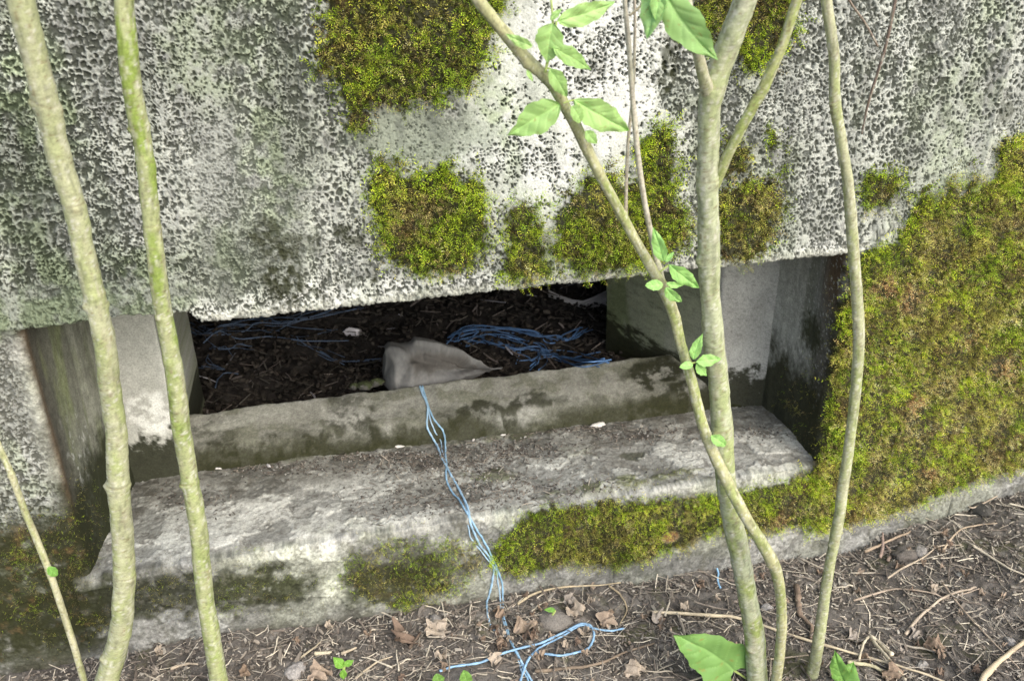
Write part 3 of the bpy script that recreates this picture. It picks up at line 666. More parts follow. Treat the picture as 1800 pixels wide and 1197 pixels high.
# ------------------------------------------------------------------ stems and leaves
def catmull(P, n):
    P = np.asarray(P, float); Q = np.vstack([2*P[0]-P[1], P, 2*P[-1]-P[-2]]); out = []
    for i in range(1, len(Q)-2):
        a, b, c_, d = Q[i-1], Q[i], Q[i+1], Q[i+2]
        for t in np.linspace(0, 1, n, endpoint=False):
            out.append(.5*(2*b+(c_-a)*t+(2*a-5*b+4*c_-d)*t*t+(3*b-a-3*c_+d)*t**3))
    out.append(P[-1]); return np.array(out)
def tube(P, Rr, ring=10, cap=True, disp=None):
    """P n x 3, Rr n -> verts, faces (quads), ring index, angle"""
    n = len(P); T = np.gradient(P, axis=0); T /= np.linalg.norm(T, axis=1, keepdims=True)+1e-12
    ref = np.array([.3, -1., .15]); U = np.cross(T, ref); U /= np.linalg.norm(U, axis=1, keepdims=True); Vv = np.cross(T, U)
    an = np.arange(ring)/ring*2*np.pi
    R2 = np.repeat(np.asarray(Rr)[:, None], ring, 1)
    if disp is not None: R2 = R2+disp
    V = P[:, None]+(U[:, None]*np.cos(an)[None, :, None]+Vv[:, None]*np.sin(an)[None, :, None])*R2[..., None]
    i = np.arange(n-1)[:, None]*ring; j = np.arange(ring)[None]; j2 = (j+1) % ring
    Fs = np.stack([i+j, i+j2, i+ring+j2, i+ring+j], 2).reshape(-1, 4)
    V = V.reshape(-1, 3)
    if cap:
        for e, rr in ((0, 0), (n-1, 1)):
            V = np.vstack([V, P[e]+T[e]*(0.4*Rr[e])*(1 if rr else -1)]); ci = len(V)-1; b = e*ring
            q = [(ci, b+(k+1) % ring, b+k, b+k) if not rr else (ci, b+k, b+(k+1) % ring, b+(k+1) % ring) for k in range(ring)]
            Fs = np.vstack([Fs, [(ci, b+k, b+(k+1) % ring, ci) for k in range(ring)]]) if False else Fs
            tri = np.array([(ci, b+k, b+(k+1) % ring, b+(k+1) % ring) for k in range(ring)])
            # degenerate quads avoided: pair neighbouring triangles
            pr_ = np.array([(ci, b+k, b+(k+1) % ring, b+(k+2) % ring) for k in range(0, ring, 2)])
            Fs = np.vstack([Fs, pr_ if rr else pr_[:, ::-1]])
    return V, Fs
def stem_mesh(name, pts, parent, nodes=(), green=(), tint=(.37, .375, .225), gt=(.27, .32, .10), ring=20, seed=1, warts=.0):
    """pts: (px, py, width_px, depth Y). nodes: photo y where a leaf-scar ring sits"""
    Q = np.array([onY(p[0], p[1], p[3]) for p in pts]); R0 = np.array([rad(p[2], q) for p, q in zip(pts, Q)])
    A = catmull(np.column_stack([Q, R0, [p[1] for p in pts]]), 14)
    L = np.concatenate([[0], np.cumsum(np.linalg.norm(np.diff(A[:, :3], axis=0), axis=1))]); n = int(L[-1]/.0016)
    q = np.linspace(0, L[-1], n); A = np.stack([np.interp(q, L, A[:, k]) for k in range(5)], 1)
    P, Rr, py = A[:, :3].copy(), A[:, 3].copy(), A[:, 4]
    rm = Rr.mean()
    P[:, 0] += fbm(q*9, q*0+seed, 3, seed)*rm*.16; P[:, 1] += fbm(q*9, q*0+seed+5, 3, seed)*rm*.16
    an = np.arange(ring)/ring*2*np.pi; AA = np.broadcast_to(an, (n, ring)); QQ = np.broadcast_to(q[:, None], (n, ring))
    disp = fbm(QQ*700, AA*5, 3, seed+4)*rm*.012+fbm(QQ*60, np.sin(AA)*1.2+np.cos(AA)*.7+seed, 4, seed+2)*rm*.09+fbm(QQ*350, AA*2.2, 3, seed+3)*rm*.02
    Cn = np.zeros((n, ring))
    for k, nd in enumerate(nodes):
        i = np.argmin(abs(py-nd)); tilt = random.uniform(-.5, .5)*rm; s = QQ-q[i]-np.sin(AA+random.random()*6)*tilt*.6
        w = rm*.35
        fr = .55+.45*np.sin(AA+k*1.7+seed); ringb = np.exp(-(s/(w*1.5))**2)*rm*.04*fr-np.exp(-((s+w*.9)/(w*.3))**2)*rm*.05*fr
        disp = disp+ringb; Cn = np.maximum(Cn, np.exp(-((s+w*.9)/(w*.28))**2)*fr*.8)
        ph = random.uniform(-.6, .6)
        for b_ in (ph+math.pi*(k % 2)*.5, ph+math.pi+math.pi*(k % 2)*.5):
            da = (AA-b_+math.pi) % (2*math.pi)-math.pi
            bump_ = np.exp(-(s/(rm*.42))**2-(da/.42)**2); disp = disp+bump_*rm*(.30 if b_ == ph else .13)
            Cn = np.maximum(Cn, np.exp(-((s-.1*rm)/(rm*.2))**2-(da/.25)**2)*.9)
    V, Fs = tube(P, Rr, ring, True, disp)
    cc = np.zeros((n, ring, 3))+np.array(tint)
    g = sm(-.25, .45, fbm(QQ*24, AA*.8+seed, 4, seed+8)+.0)
    gp = np.interp(py, [a for a, _ in green], [b for _, b in green]) if green else np.full(n, .35)
    cc = mix(cc, gt, np.clip(g*gp[:, None]*1.5, 0, .95))
    cc = cc*np.array([1.0, 1.045, 1.09]); cc = mix(cc, (.52, .525, .42), sm(.15, .5, fbm(QQ*90, AA*3+seed, 3, seed+11))*.5)
    cc = cc*(1+.28*fbm(QQ*380, AA*4+seed, 4, seed+12, .7)+.16*fbm(QQ*22, AA*1.1+seed, 4, seed+17))[..., None]; cc = mix(cc, (.20, .16, .09), sm(.38, .55, fbm(QQ*300, AA*4+seed, 3, seed+13, .6))*.65); cc = cc*(1-.30*sm(.15, .4, fbm(QQ*45, AA*5.5+seed, 4, seed+19, .65)))[..., None]; cc = mix(cc, (.56, .57, .50), sm(.35, .5, fbm(QQ*150, AA*4+seed, 3, seed+21, .6))*.6); cc = mix(cc, (.30, .27, .2), sm(.2, .5, fbm(QQ*30, AA*1.3+seed*2, 5, seed+15, .65))*.35)
    cc = mix(cc, (.15, .115, .06), Cn*.6)
    cc = cc.reshape(-1, 3); cc = np.vstack([cc, cc[:1], cc[-1:]])
    return link(name, np_mesh(name, V, Fs, cc), M_bark, parent)

def leaf_mesh(name, base, tip, wpx, Y, parent, kind='ovate', roll=0.0, fold=.25, droop=.12, col=(.25, .50, .115), dY=0.0, notch=False, seed=0):
    b = onY(base[0], base[1], Y); t = onY(tip[0], tip[1], Y+dY); ax = t-b; L = np.linalg.norm(ax); ax = ax/L
    view = (CP-(b+t)/2); view /= np.linalg.norm(view); sd = np.cross(ax, view); sd /= np.linalg.norm(sd); nr = np.cross(sd, ax)
    if roll: sd, nr = sd*math.cos(roll)+nr*math.sin(roll), nr*math.cos(roll)-sd*math.sin(roll)
    w = rad(wpx, (b+t)/2)/max(.35, math.cos(roll)); nu, nv = 44, 25
    u = np.linspace(0, 1, nu)[:, None]*np.ones((1, nv)); v = np.linspace(-1, 1, nv)[None]*np.ones((nu, 1))
    if kind == 'ovate': prof = np.sin(np.pi*np.clip(u, 0, 1)**.78)**.85*(1-.28*u**3); prof[-1] = .01
    elif kind == 'round': prof = np.sin(np.pi*u**.85)**.62
    else: prof = np.where(u < .12, .55+u*3.6, np.cos((u-.12)/.88*np.pi/2)**.75)
    prof = np.maximum(prof, .02)
    rs = np.random.default_rng(seed+int(base[0])); ph = rs.random()*9
    edge = 1+.05*np.sin(u*21+ph)*np.abs(v)+.03*np.sin(u*43+ph)*np.abs(v)
    if notch: edge = edge*(1-.35*np.exp(-((u-.8)/.05)**2)*(v > 0)*np.abs(v))
    lat = v*w*prof*edge
    vein = np.abs(np.sin((u*5.2-np.abs(v)*prof*1.35)*np.pi)); vein = np.exp(-(vein/.22)**2)*sm(.04, .12, np.abs(v))*sm(1.0, .8, u)*(1-.5*np.abs(v))
    mid = np.exp(-(v*prof/.05)**2)
    hz = fold*np.abs(lat)*1.0-droop*L*(u**2)*1.0+L*.02*np.sin(u*9+v*2.2+ph)*np.abs(v)+L*.012*np.sin(u*17-v*3+ph)-vein*L*.010-mid*L*.012+L*.012*(1-vein)*np.sin(np.abs(v)*3)
    curl = (rs.random()-.5)*.35*u*u*L
    P = b+ax*(u[..., None]*L*(1-.04*u[..., None]))+sd*(lat+curl)[..., None]+nr*hz[..., None]
    if kind == 'arrow':
        back = sm(.4, 1, np.abs(v))*sm(.18, 0, u)*L*.20; P = P-ax*back[..., None]
    n = normals(P); th = L*.006
    V = np.concatenate([P.reshape(-1, 3), (P-n*th*.5).reshape(-1, 3)])
    F1 = grid_faces(nu, nv); F2 = F1[:, ::-1]+nu*nv
    c = np.zeros((nu, nv, 3))+np.array(col); nz = fbm(u*6+ph, v*3+ph, 4, 500+seed)
    c = c*(1+.14*nz[..., None]); c = mix(c, np.array(col)*1.3+np.array([.03, .02, .03]), np.clip(vein*.75+mid*.85, 0, .9))
    c = mix(c, np.array(col)*np.array([.8, .85, .7]), (1-vein)*.4*sm(.1, .8, np.abs(v)))
    c = mix(c, (.35, .28, .08), sm(.42, .6, fbm(u*14+ph, v*7, 4, 510+seed, .6))*.6)
    c = c.reshape(-1, 3)
    return link(name, np_mesh(name, V, np.vstack([F1, F2]), np.vstack([c, c]), True), M_leaf, parent)
def petiole(a, b, w, Y, parent, col=(.33, .42, .14)):
    A_ = onY(a[0], a[1], Y); B_ = onY(b[0], b[1], Y); P = catmull([A_, (A_+B_)/2+np.array([0, -.001, .001]), B_], 6)
    V, Fs = tube(P, np.full(len(P), rad(w, A_)), 8); return link('leaf_stalk', np_mesh('leaf_stalk', V, Fs, np.tile(col, (len(V), 1))), M_bark, parent)
def plant(name, at, label, cat, group=None):
    o = bpy.data.objects.new(name, None); COL.objects.link(o); o.location = at; bpy.context.view_layer.update()
    return tag(o, label, cat, group)
GS = 'pale green stems standing in front of the wall'
# 1 thick stem at the left
p1 = [(20, -70, 47, -.235), (36, 0, 47, -.23), (62, 100, 44, -.22), (86, 200, 43, -.21), (111, 300, 40, -.20), (131, 361, 39, -.195), (150, 451, 38, -.19), (170, 531, 37, -.18), (183, 595, 37, -.175), (193, 675, 37, -.165), (204, 762, 37, -.155), (208, 849, 38, -.15), (215, 937, 37, -.14), (219, 1012, 37, -.135), (216, 1082, 37, -.13), (207, 1129, 38, -.125), (195, 1175, 39, -.12), (180, 1230, 42, -.115), (160, 1290, 46, -.11)]
t1 = plant('sapling', onY(165, 1275, -.11), 'thickest of the left stems, pale khaki, crossing the left side of the opening', 'sapling', GS)
stem_mesh('trunk', p1, t1, nodes=(187, 365, 537, 680, 852, 1012, 1150), green=[(0, .15), (400, .25), (700, .4), (1200, .35)], seed=21, ring=26)
p2 = [(212, -70, 34, -.23), (217, 0, 34, -.225), (227, 100, 34, -.22), (240, 195, 34, -.21), (248, 235, 32, -.205), (256, 300, 31, -.20), (267, 401, 31, -.19), (281, 500, 30, -.18), (288, 552, 30, -.175), (304, 646, 32, -.165), (313, 715, 32, -.16), (319, 762, 32, -.155), (334, 849, 30, -.15), (350, 937, 31, -.145), (359, 1024, 30, -.14), (366, 1082, 30, -.135), (384, 1197, 31, -.13), (396, 1290, 34, -.12)]
t2 = plant('sapling', onY(396, 1290, -.12), 'slimmer green-stained stem just right of the thickest left stem', 'sapling', GS)
stem_mesh('trunk', p2, t2, nodes=(225, 402, 552, 715, 849, 1000), green=[(0, 1.0), (150, .9), (400, .55), (600, .7), (900, .3), (1200, .35)], seed=33, ring=22, tint=(.34, .36, .18), gt=(.22, .29, .06))
p3 = [(-14, 760, 11, -.10), (2, 795, 11, -.10), (22, 838, 12, -.10), (45, 900, 12, -.095), (64, 948, 12, -.09), (88, 1010, 12, -.09), (112, 1080, 12, -.085), (131, 1140, 12, -.08), (150, 1205, 12, -.075), (170, 1280, 13, -.07)]
t3 = plant('sapling', onY(170, 1280, -.07), 'thin whippy stem leaning across the bottom left corner', 'sapling', GS)
stem_mesh('trunk', p3, t3, nodes=(835, 1010), seed=41, ring=12, tint=(.46, .44, .27))
leaf_mesh('leaf', (84, 997), (102, 1013), 16, -.095, t3, 'round', seed=1)
# 2 main trunk right of the middle, with a fork and a side branch
YT = -.27
p4 = [(1322, -80, 42, -.33), (1308, 0, 41, -.32), (1288, 60, 43, -.31), (1268, 115, 42, -.30), (1254, 165, 42, -.295), (1249, 200, 38, -.29), (1246, 300, 38, -.28), (1246, 400, 38, -.27), (1247, 460, 39, -.265), (1249, 530, 35, -.26), (1254, 605, 37, -.255), (1263, 675, 36, -.25), (1269, 750, 37, -.25), (1272, 791, 36, -.25), (1276, 849, 34, -.25), (1287, 908, 36, -.25), (1300, 966, 36, -.25), (1311, 1024, 34, -.25), (1320, 1082, 34, -.25), (1327, 1141, 36, -.25), (1331, 1197, 36, -.25), (1336, 1260, 40, -.25)]
t4 = plant('sapling', onY(1336, 1260, -.25), 'thick forked trunk right of the middle, pale grey-green, biggest of all the stems', 'sapling', GS)
stem_mesh('trunk', p4, t4, nodes=(158, 320, 460, 607, 752, 905, 1130), green=[(0, .6), (150, .3), (500, .2), (800, .45), (1200, .8)], seed=52, ring=26, tint=(.365, .385, .245))
stem_mesh('branch', [(1202, -70, 15, -.34), (1208, 0, 16, -.335), (1217, 60, 18, -.33), (1229, 105, 20, -.32), (1238, 140, 22, -.31), (1247, 172, 26, -.295), (1249, 195, 22, -.288)], t4, seed=55, ring=16, tint=(.42, .40, .28))
stem_mesh('branch', [(1422, -50, 19, -.335), (1402, 0, 19, -.33), (1375, 82, 18, -.32), (1358, 122, 20, -.315), (1341, 160, 19, -.31), (1322, 192, 19, -.305), (1300, 232, 18, -.30), (1281, 268, 18, -.293), (1268, 296, 20, -.285), (1256, 325, 20, -.275)], t4, nodes=(88, 158, 225), seed=58, ring=16, green=[(0, .5), (300, .6)], tint=(.34, .35, .16))
# 3 slanting stem with leaves
p5 = [(800, -60, 22, -.29), (841, 0, 22, -.29), (881, 50, 22, -.285), (926, 105, 24, -.28), (953, 130, 21, -.28), (976, 155, 20, -.278), (1006, 211, 20, -.275), (1031, 261, 20, -.27), (1061, 320, 18, -.27), (1097, 385, 18, -.265), (1127, 441, 17, -.262), (1158, 494, 21, -.26), (1182, 547, 21, -.26), (1197, 602, 18, -.262), (1219, 681, 19, -.265), (1238, 755, 19, -.27), (1263, 814, 21, -.275), (1292, 873, 21, -.29), (1321, 925, 20, -.30), (1352, 975, 23, -.30), (1367, 1012, 20, -.295), (1374, 1071, 18, -.29), (1372, 1141, 18, -.285), (1365, 1197, 18, -.28), (1358, 1260, 20, -.27)]
t5 = plant('sapling', onY(1358, 1260, -.27), 'slender stem slanting from top left across the opening, bearing most of the fresh leaves', 'sapling', GS)
stem_mesh('trunk', p5, t5, nodes=(108, 250, 380, 500, 640, 765, 985), green=[(0, .5), (400, .6), (1200, .4)], seed=61, ring=18, tint=(.38, .37, .2))
stem_mesh('branch', [(1096, -40, 8, -.30), (1098, 0, 8, -.30), (1104, 70, 9, -.295), (1110, 150, 9, -.29), (1116, 221, 10, -.285), (1128, 321, 10, -.275), (1142, 400, 10, -.268), (1153, 450, 11, -.263), (1166, 500, 12, -.26)], t5, nodes=(28, 200), seed=66, ring=10, green=[(0, .1), (500, .2)], tint=(.46, .42, .33))
stem_mesh('branch', [(1114, -30, 5, -.26), (1116, 50, 5, -.262), (1112, 170, 6, -.262), (1104, 250, 6, -.262), (1101, 330, 6, -.263), (1100, 388, 7, -.264)], t5, seed=68, ring=8, green=[(0, .1), (500, .1)], tint=(.38, .33, .26))
stem_mesh('branch', [(1140, -10, 4, -.30), (1125, 12, 4, -.30), (1107, 28, 5, -.298)], t5, seed=69, ring=8, tint=(.3, .24, .18))
YL = -.30
LV = [((980, 38), (1090, 12), 39, 'ovate', -.2, .1), ((972, 42), (952, 112), 52, 'ovate', .1, .1), ((972, 84), (1046, 121), 31, 'ovate', .2, .1), ((936, 82), (886, 66), 19, 'ovate', .3, .1),
      ((966, 122), (1003, 172), 30, 'ovate', .1, .12), ((984, 184), (889, 238), 56, 'ovate', .15, .15), ((1010, 177), (1115, 241), 52, 'ovate', -.1, .16), ((1005, 187), (1026, 214), 24, 'round', .3, .1),
      ((1030, 230), (1048, 258), 20, 'ovate', .3, .1), ((926, 124), (937, 146), 9, 'ovate', .3, .1), ((968, 37), (986, 11), 12, 'ovate', .3, .1)]
for i, (b, t, w, k, rl, dr) in enumerate(LV):
    cl_ = (.40, .62, .23) if i % 3 else (.50, .73, .30)
    leaf_mesh('leaf', b, t, w, YL-.004*(i % 3), t5, k, rl, .22, dr, cl_, seed=i, notch=(i == 5))
petiole((958, 128), (974, 60), 5, -.296, t5); petiole((975, 60), (978, 38), 4, -.30, t5); petiole((972, 42), (967, -10), 4, -.30, t5); petiole((990, 182), (1014, 176), 3, -.298, t5)
petiole((960, 122), (968, 122), 3, -.296, t5)
LV2 = [((1166, 460), (1152, 399), 25, 'ovate'), ((1170, 461), (1184, 441), 10, 'ovate'), ((1177, 466), (1231, 513), 29, 'ovate'), ((1165, 500), (1134, 504), 19, 'round'), ((1172, 498), (1202, 508), 12, 'ovate'), ((1171, 506), (1192, 537), 20, 'round'),
       ((1219, 632), (1226, 585), 20, 'ovate'), ((1224, 636), (1271, 628), 22, 'ovate'), ((1224, 640), (1243, 664), 18, 'ovate'), ((1218, 641), (1194, 643), 14, 'round'), ((1250, 766), (1280, 782), 20, 'round')]
for i, (b, t, w, k) in enumerate(LV2):
    leaf_mesh('leaf', b, t, w, -.288-.003*(i % 2), t5, k, random.uniform(-.3, .3), .2, .08, (.42, .71, .25), seed=20+i)
petiole((1160, 478), (1176, 466), 3, -.285, t5); petiole((1212, 640), (1224, 637), 3, -.286, t5)
# leaves on the fork of the main trunk
leaf_mesh('leaf', (1166, -16), (1242, 129), 64, -.352, t4, 'ovate', .1, .25, .06, (.36, .58, .23), seed=31)
leaf_mesh('leaf', (1156, -30), (1141, 75), 44, -.356, t4, 'ovate', -.2, .3, .06, (.42, .67, .29), seed=32)
leaf_mesh('leaf', (1162, -30), (1150, 40), 34, -.362, t4, 'ovate', .4, .3, .06, (.42, .68, .27), seed=33)
petiole((1207, -8), (1166, -18), 4, -.35, t4)
# 4 right stem
p6 = [(1446, -70, 19, -.31), (1453, 0, 19, -.305), (1465, 100, 19, -.30), (1467, 175, 20, -.295), (1479, 251, 19, -.29), (1489, 311, 19, -.285), (1496, 376, 20, -.28), (1503, 476, 20, -.275), (1507, 540, 20, -.27), (1509, 600, 20, -.27), (1505, 675, 19, -.27), (1496, 762, 18, -.27), (1484, 849, 19, -.27), (1473, 919, 19, -.27), (1461, 980, 18, -.265), (1449, 1053, 19, -.26), (1438, 1129, 20, -.26), (1426, 1197, 21, -.255), (1412, 1270, 23, -.25)]
t6 = plant('sapling', onY(1412, 1270, -.25), 'long bare stem in front of the right edge of the opening, bowed to the right', 'sapling', GS)
stem_mesh('trunk', p6, t6, nodes=(177, 378, 555, 765, 955), green=[(0, .35), (600, .45), (1200, .2)], seed=71, ring=18, tint=(.39, .39, .24))
t7 = plant('dry_twig', onY(1515, 236, -.04), 'thin reddish dead twig hanging down the wall at the upper right', 'twig')
stem_mesh('shoot', [(1590, -60, 6, -.10), (1574, 0, 6, -.095), (1557, 80, 6, -.08), (1531, 165, 5, -.06), (1522, 200, 4, -.05), (1515, 236, 3, -.035)], t7, seed=75, ring=8, tint=(.19, .14, .115), green=[(0, 0), (9, 0)], nodes=(82,))
stem_mesh('side_shoot', [(1478, -30, 4, -.11), (1495, 5, 4, -.105), (1520, 40, 4, -.095), (1543, 82, 4, -.085)], t7, seed=76, ring=8, tint=(.22, .17, .135), green=[(0, 0), (9, 0)])

# ------------------------------------------------------------------ blue twine
def twine(px, R, label, name='blue_twine', col=(.17, .42, .66), lift=1.0, wob=.0012, closed=False, group=None, parent=None, ring=7, seed=0, sub=10):
    rs = np.random.default_rng(seed); P = []
    for q in px:
        p, n = carry(q[0], q[1]); P.append(np.array(p)+np.array(n)*(R*lift+(q[2] if len(q) > 2 else 0)))
    P = catmull(P, sub); k = len(P); s = np.arange(k)
    P = P+np.stack([fbm(s*.11, s*0+seed+i, 2, 600+seed) for i in range(3)], 1)*wob
    V, Fs = tube(P, R*(1+.15*np.sin(s*1.1)), ring)
    c = np.tile(np.array(col), (len(V), 1)); t = np.repeat(fbm(s*.25, s*0+seed, 2, 610), ring); t = np.concatenate([t, t[:2]])[:len(V)]
    c = c*(1+.25*t[:, None])
    return V, Fs, c
def join(parts):
    V = []; F_ = []; C = []; b = 0
    for v, f, c in parts: V.append(v); F_.append(f+b); C.append(c); b += len(v)
    return np.concatenate(V), np.concatenate(F_), np.concatenate(C)
SA = [(738, 680), (741, 690), (751, 712), (752, 728), (751, 750), (760, 768), (768, 785), (774, 800), (780, 814), (790, 832), (800, 849), (811, 870), (821, 890), (825, 905), (827, 919), (834, 936), (841, 954), (856, 974), (867, 995), (866, 1015), (862, 1036), (857, 1055), (856, 1071), (859, 1090), (867, 1106), (882, 1117), (897, 1126), (905, 1140), (914, 1160), (925, 1180), (938, 1205), (950, 1235)]
SB = [(742, 680), (748, 700), (760, 733), (772, 748), (780, 762), (783, 785), (784, 809), (785, 830), (786, 849), (795, 866), (806, 879), (815, 893), (824, 908), (835, 925), (847, 943), (858, 962), (867, 983), (876, 1003), (882, 1024), (884, 1055), (885, 1082), (892, 1106), (899, 1129), (908, 1150), (917, 1170), (924, 1188), (931, 1205), (940, 1235)]
SC = [(740, 682), (750, 705), (756, 738), (764, 758), (775, 775), (778, 798), (788, 824), (797, 842), (808, 860), (817, 885), (822, 905), (823, 925), (829, 946), (845, 965), (860, 985), (872, 1000), (875, 1020), (879, 1045), (880, 1070), (886, 1098), (894, 1122), (904, 1145), (912, 1165), (918, 1190), (912, 1215), (908, 1240)]
SD = [(774, 1184), (800, 1177), (841, 1170), (870, 1160), (899, 1149), (930, 1140), (958, 1132), (985, 1118), (1010, 1106), (1026, 1102), (1038, 1106), (1045, 1120), (1040, 1136), (1028, 1147), (1005, 1153), (981, 1157), (958, 1154), (940, 1152), (930, 1162), (923, 1176), (916, 1197), (905, 1235)]
SE = [(922, 1180), (932, 1160), (945, 1145), (958, 1137), (985, 1124), (1008, 1110), (1024, 1104), (1045, 1109), (1074, 1113), (1098, 1109)]
G_ = .0004
Tw = plant('blue_twine', onZ(920, 1170, -.2), 'long blue baling twine running from the opening over the ledge down to the soil', 'twine')
for i, (sx, rr, co) in enumerate(((SA, .0018, (.36, .56, .74)), (SB, .0016, (.30, .51, .70)), (SC, .0012, (.40, .58, .74)))):
    V, Fs, c = twine(sx, rr, '', seed=i, col=co, lift=1.3)
    link('strand', np_mesh('strand', V, Fs, c), M_twine, Tw)
for i, (sx, rr) in enumerate(((SD, .0019), (SE, .0016))):
    V, Fs, c = twine([(a, b, .004) for a, b in sx], rr, '', seed=5+i, col=(.28, .48, .70), lift=1.5)
    link('loop', np_mesh('loop', V, Fs, c), M_twine, Tw)
V, Fs, c = twine([(1258, 995, .003), (1262, 1010, .003), (1261, 1022, .002), (1266, 1034, 0)], .0016, '', col=(.25, .48, .72), seed=9)
o = link('twine_scrap', np_mesh('twine_scrap', V, Fs, c), M_twine); tag(o, 'short scrap of blue twine against the wall foot beside the thick trunk', 'twine')
def tangle(name, n, cx, cy, rx, ry, R, col, label, seed):
    rs = np.random.default_rng(seed); parts = []
    for i in range(n):
        m = rs.integers(5, 10); a0 = rs.random()*6.28; pts = []
        x = cx+rs.normal(0, .5)*rx; y = cy+rs.normal(0, .45)*ry; d = rs.normal(0, .5)
        for k in range(m):
            x += math.cos(d)*rx*.26*(1 if i % 2 else -1); y += math.sin(d)*ry*.35; d += rs.normal(0, .75)
            x = np.clip(x, cx-rx*1.1, cx+rx*1.15); y = np.clip(y, cy-ry, cy+ry)
            pts.append((x, y, rs.random()*.014))
        parts.append(twine(pts, R*rs.uniform(.6, 1.1), '', col=np.array(col)*rs.uniform(.6, 1.35), seed=seed+i, wob=.002, ring=6, sub=8))
    # the main hank
    V, Fs, c = join(parts); o = link(name, np_mesh(name, V, Fs, c), M_twine); return tag(o, label, 'twine', 'tangles of blue twine inside the chamber')
def hank(paths, R, col, label, seed):
    parts = []; rs = np.random.default_rng(seed)
    for j, (pts, n, spread) in enumerate(paths):
        for i in range(n):
            oy = rs.normal(0, spread, 2)
            pp = [(x+oy[0]+rs.normal(0, spread*1.6), y+oy[1]*.8+rs.normal(0, spread*.9), .003+rs.random()*.012) for x, y in pts]
            parts.append(twine(pp, R*rs.uniform(.6, 1.1), '', col=np.array(col)*rs.uniform(.55, 1.3), seed=seed+i+j*10, wob=.002, ring=6, sub=8))
    V, Fs, c = join(parts); o = link('twine_tangle', np_mesh('twine_tangle', V, Fs, c), M_twine); return tag(o, label, 'twine', 'tangles of blue twine inside the chamber')
hank([([(788, 606), (812, 592), (850, 586), (895, 590), (935, 596), (975, 606), (1000, 604), (1030, 588)], 7, 4), ([(800, 602), (840, 590), (880, 596), (920, 604), (945, 618), (952, 636), (940, 650)], 4, 4),
      ([(815, 612), (835, 600), (860, 606), (905, 620), (950, 622), (1000, 636), (1060, 640)], 5, 4), ([(940, 640), (975, 634), (1020, 640), (1070, 640)], 4, 3), ([(905, 622), (925, 632), (915, 645)], 2, 5)], .0016, (.12, .25, .50), 'bright blue twine hank lying behind the grey sack on the dark soil', 70)
hank([([(330, 575), (360, 590), (400, 582), (450, 570), (500, 575), (560, 560), (620, 545)], 7, 6), ([(360, 588), (364, 604), (378, 616), (400, 618), (408, 626)], 1, 2), ([(370, 618), (405, 620), (425, 612), (445, 618)], 2, 2), ([(366, 636), (376, 650), (396, 658), (350, 655)], 2, 2),
      ([(330, 600), (370, 590), (420, 596), (480, 588), (540, 600), (600, 596)], 3, 6), ([(380, 690), (384, 676), (396, 666), (420, 668)], 1, 1), ([(520, 600), (528, 612), (560, 622), (600, 640)], 2, 3), ([(560, 630), (600, 640), (680, 640)], 2, 4)], .0013, (.10, .15, .24), 'dark blue twine tangle at the left of the chamber under the lintel', 90)

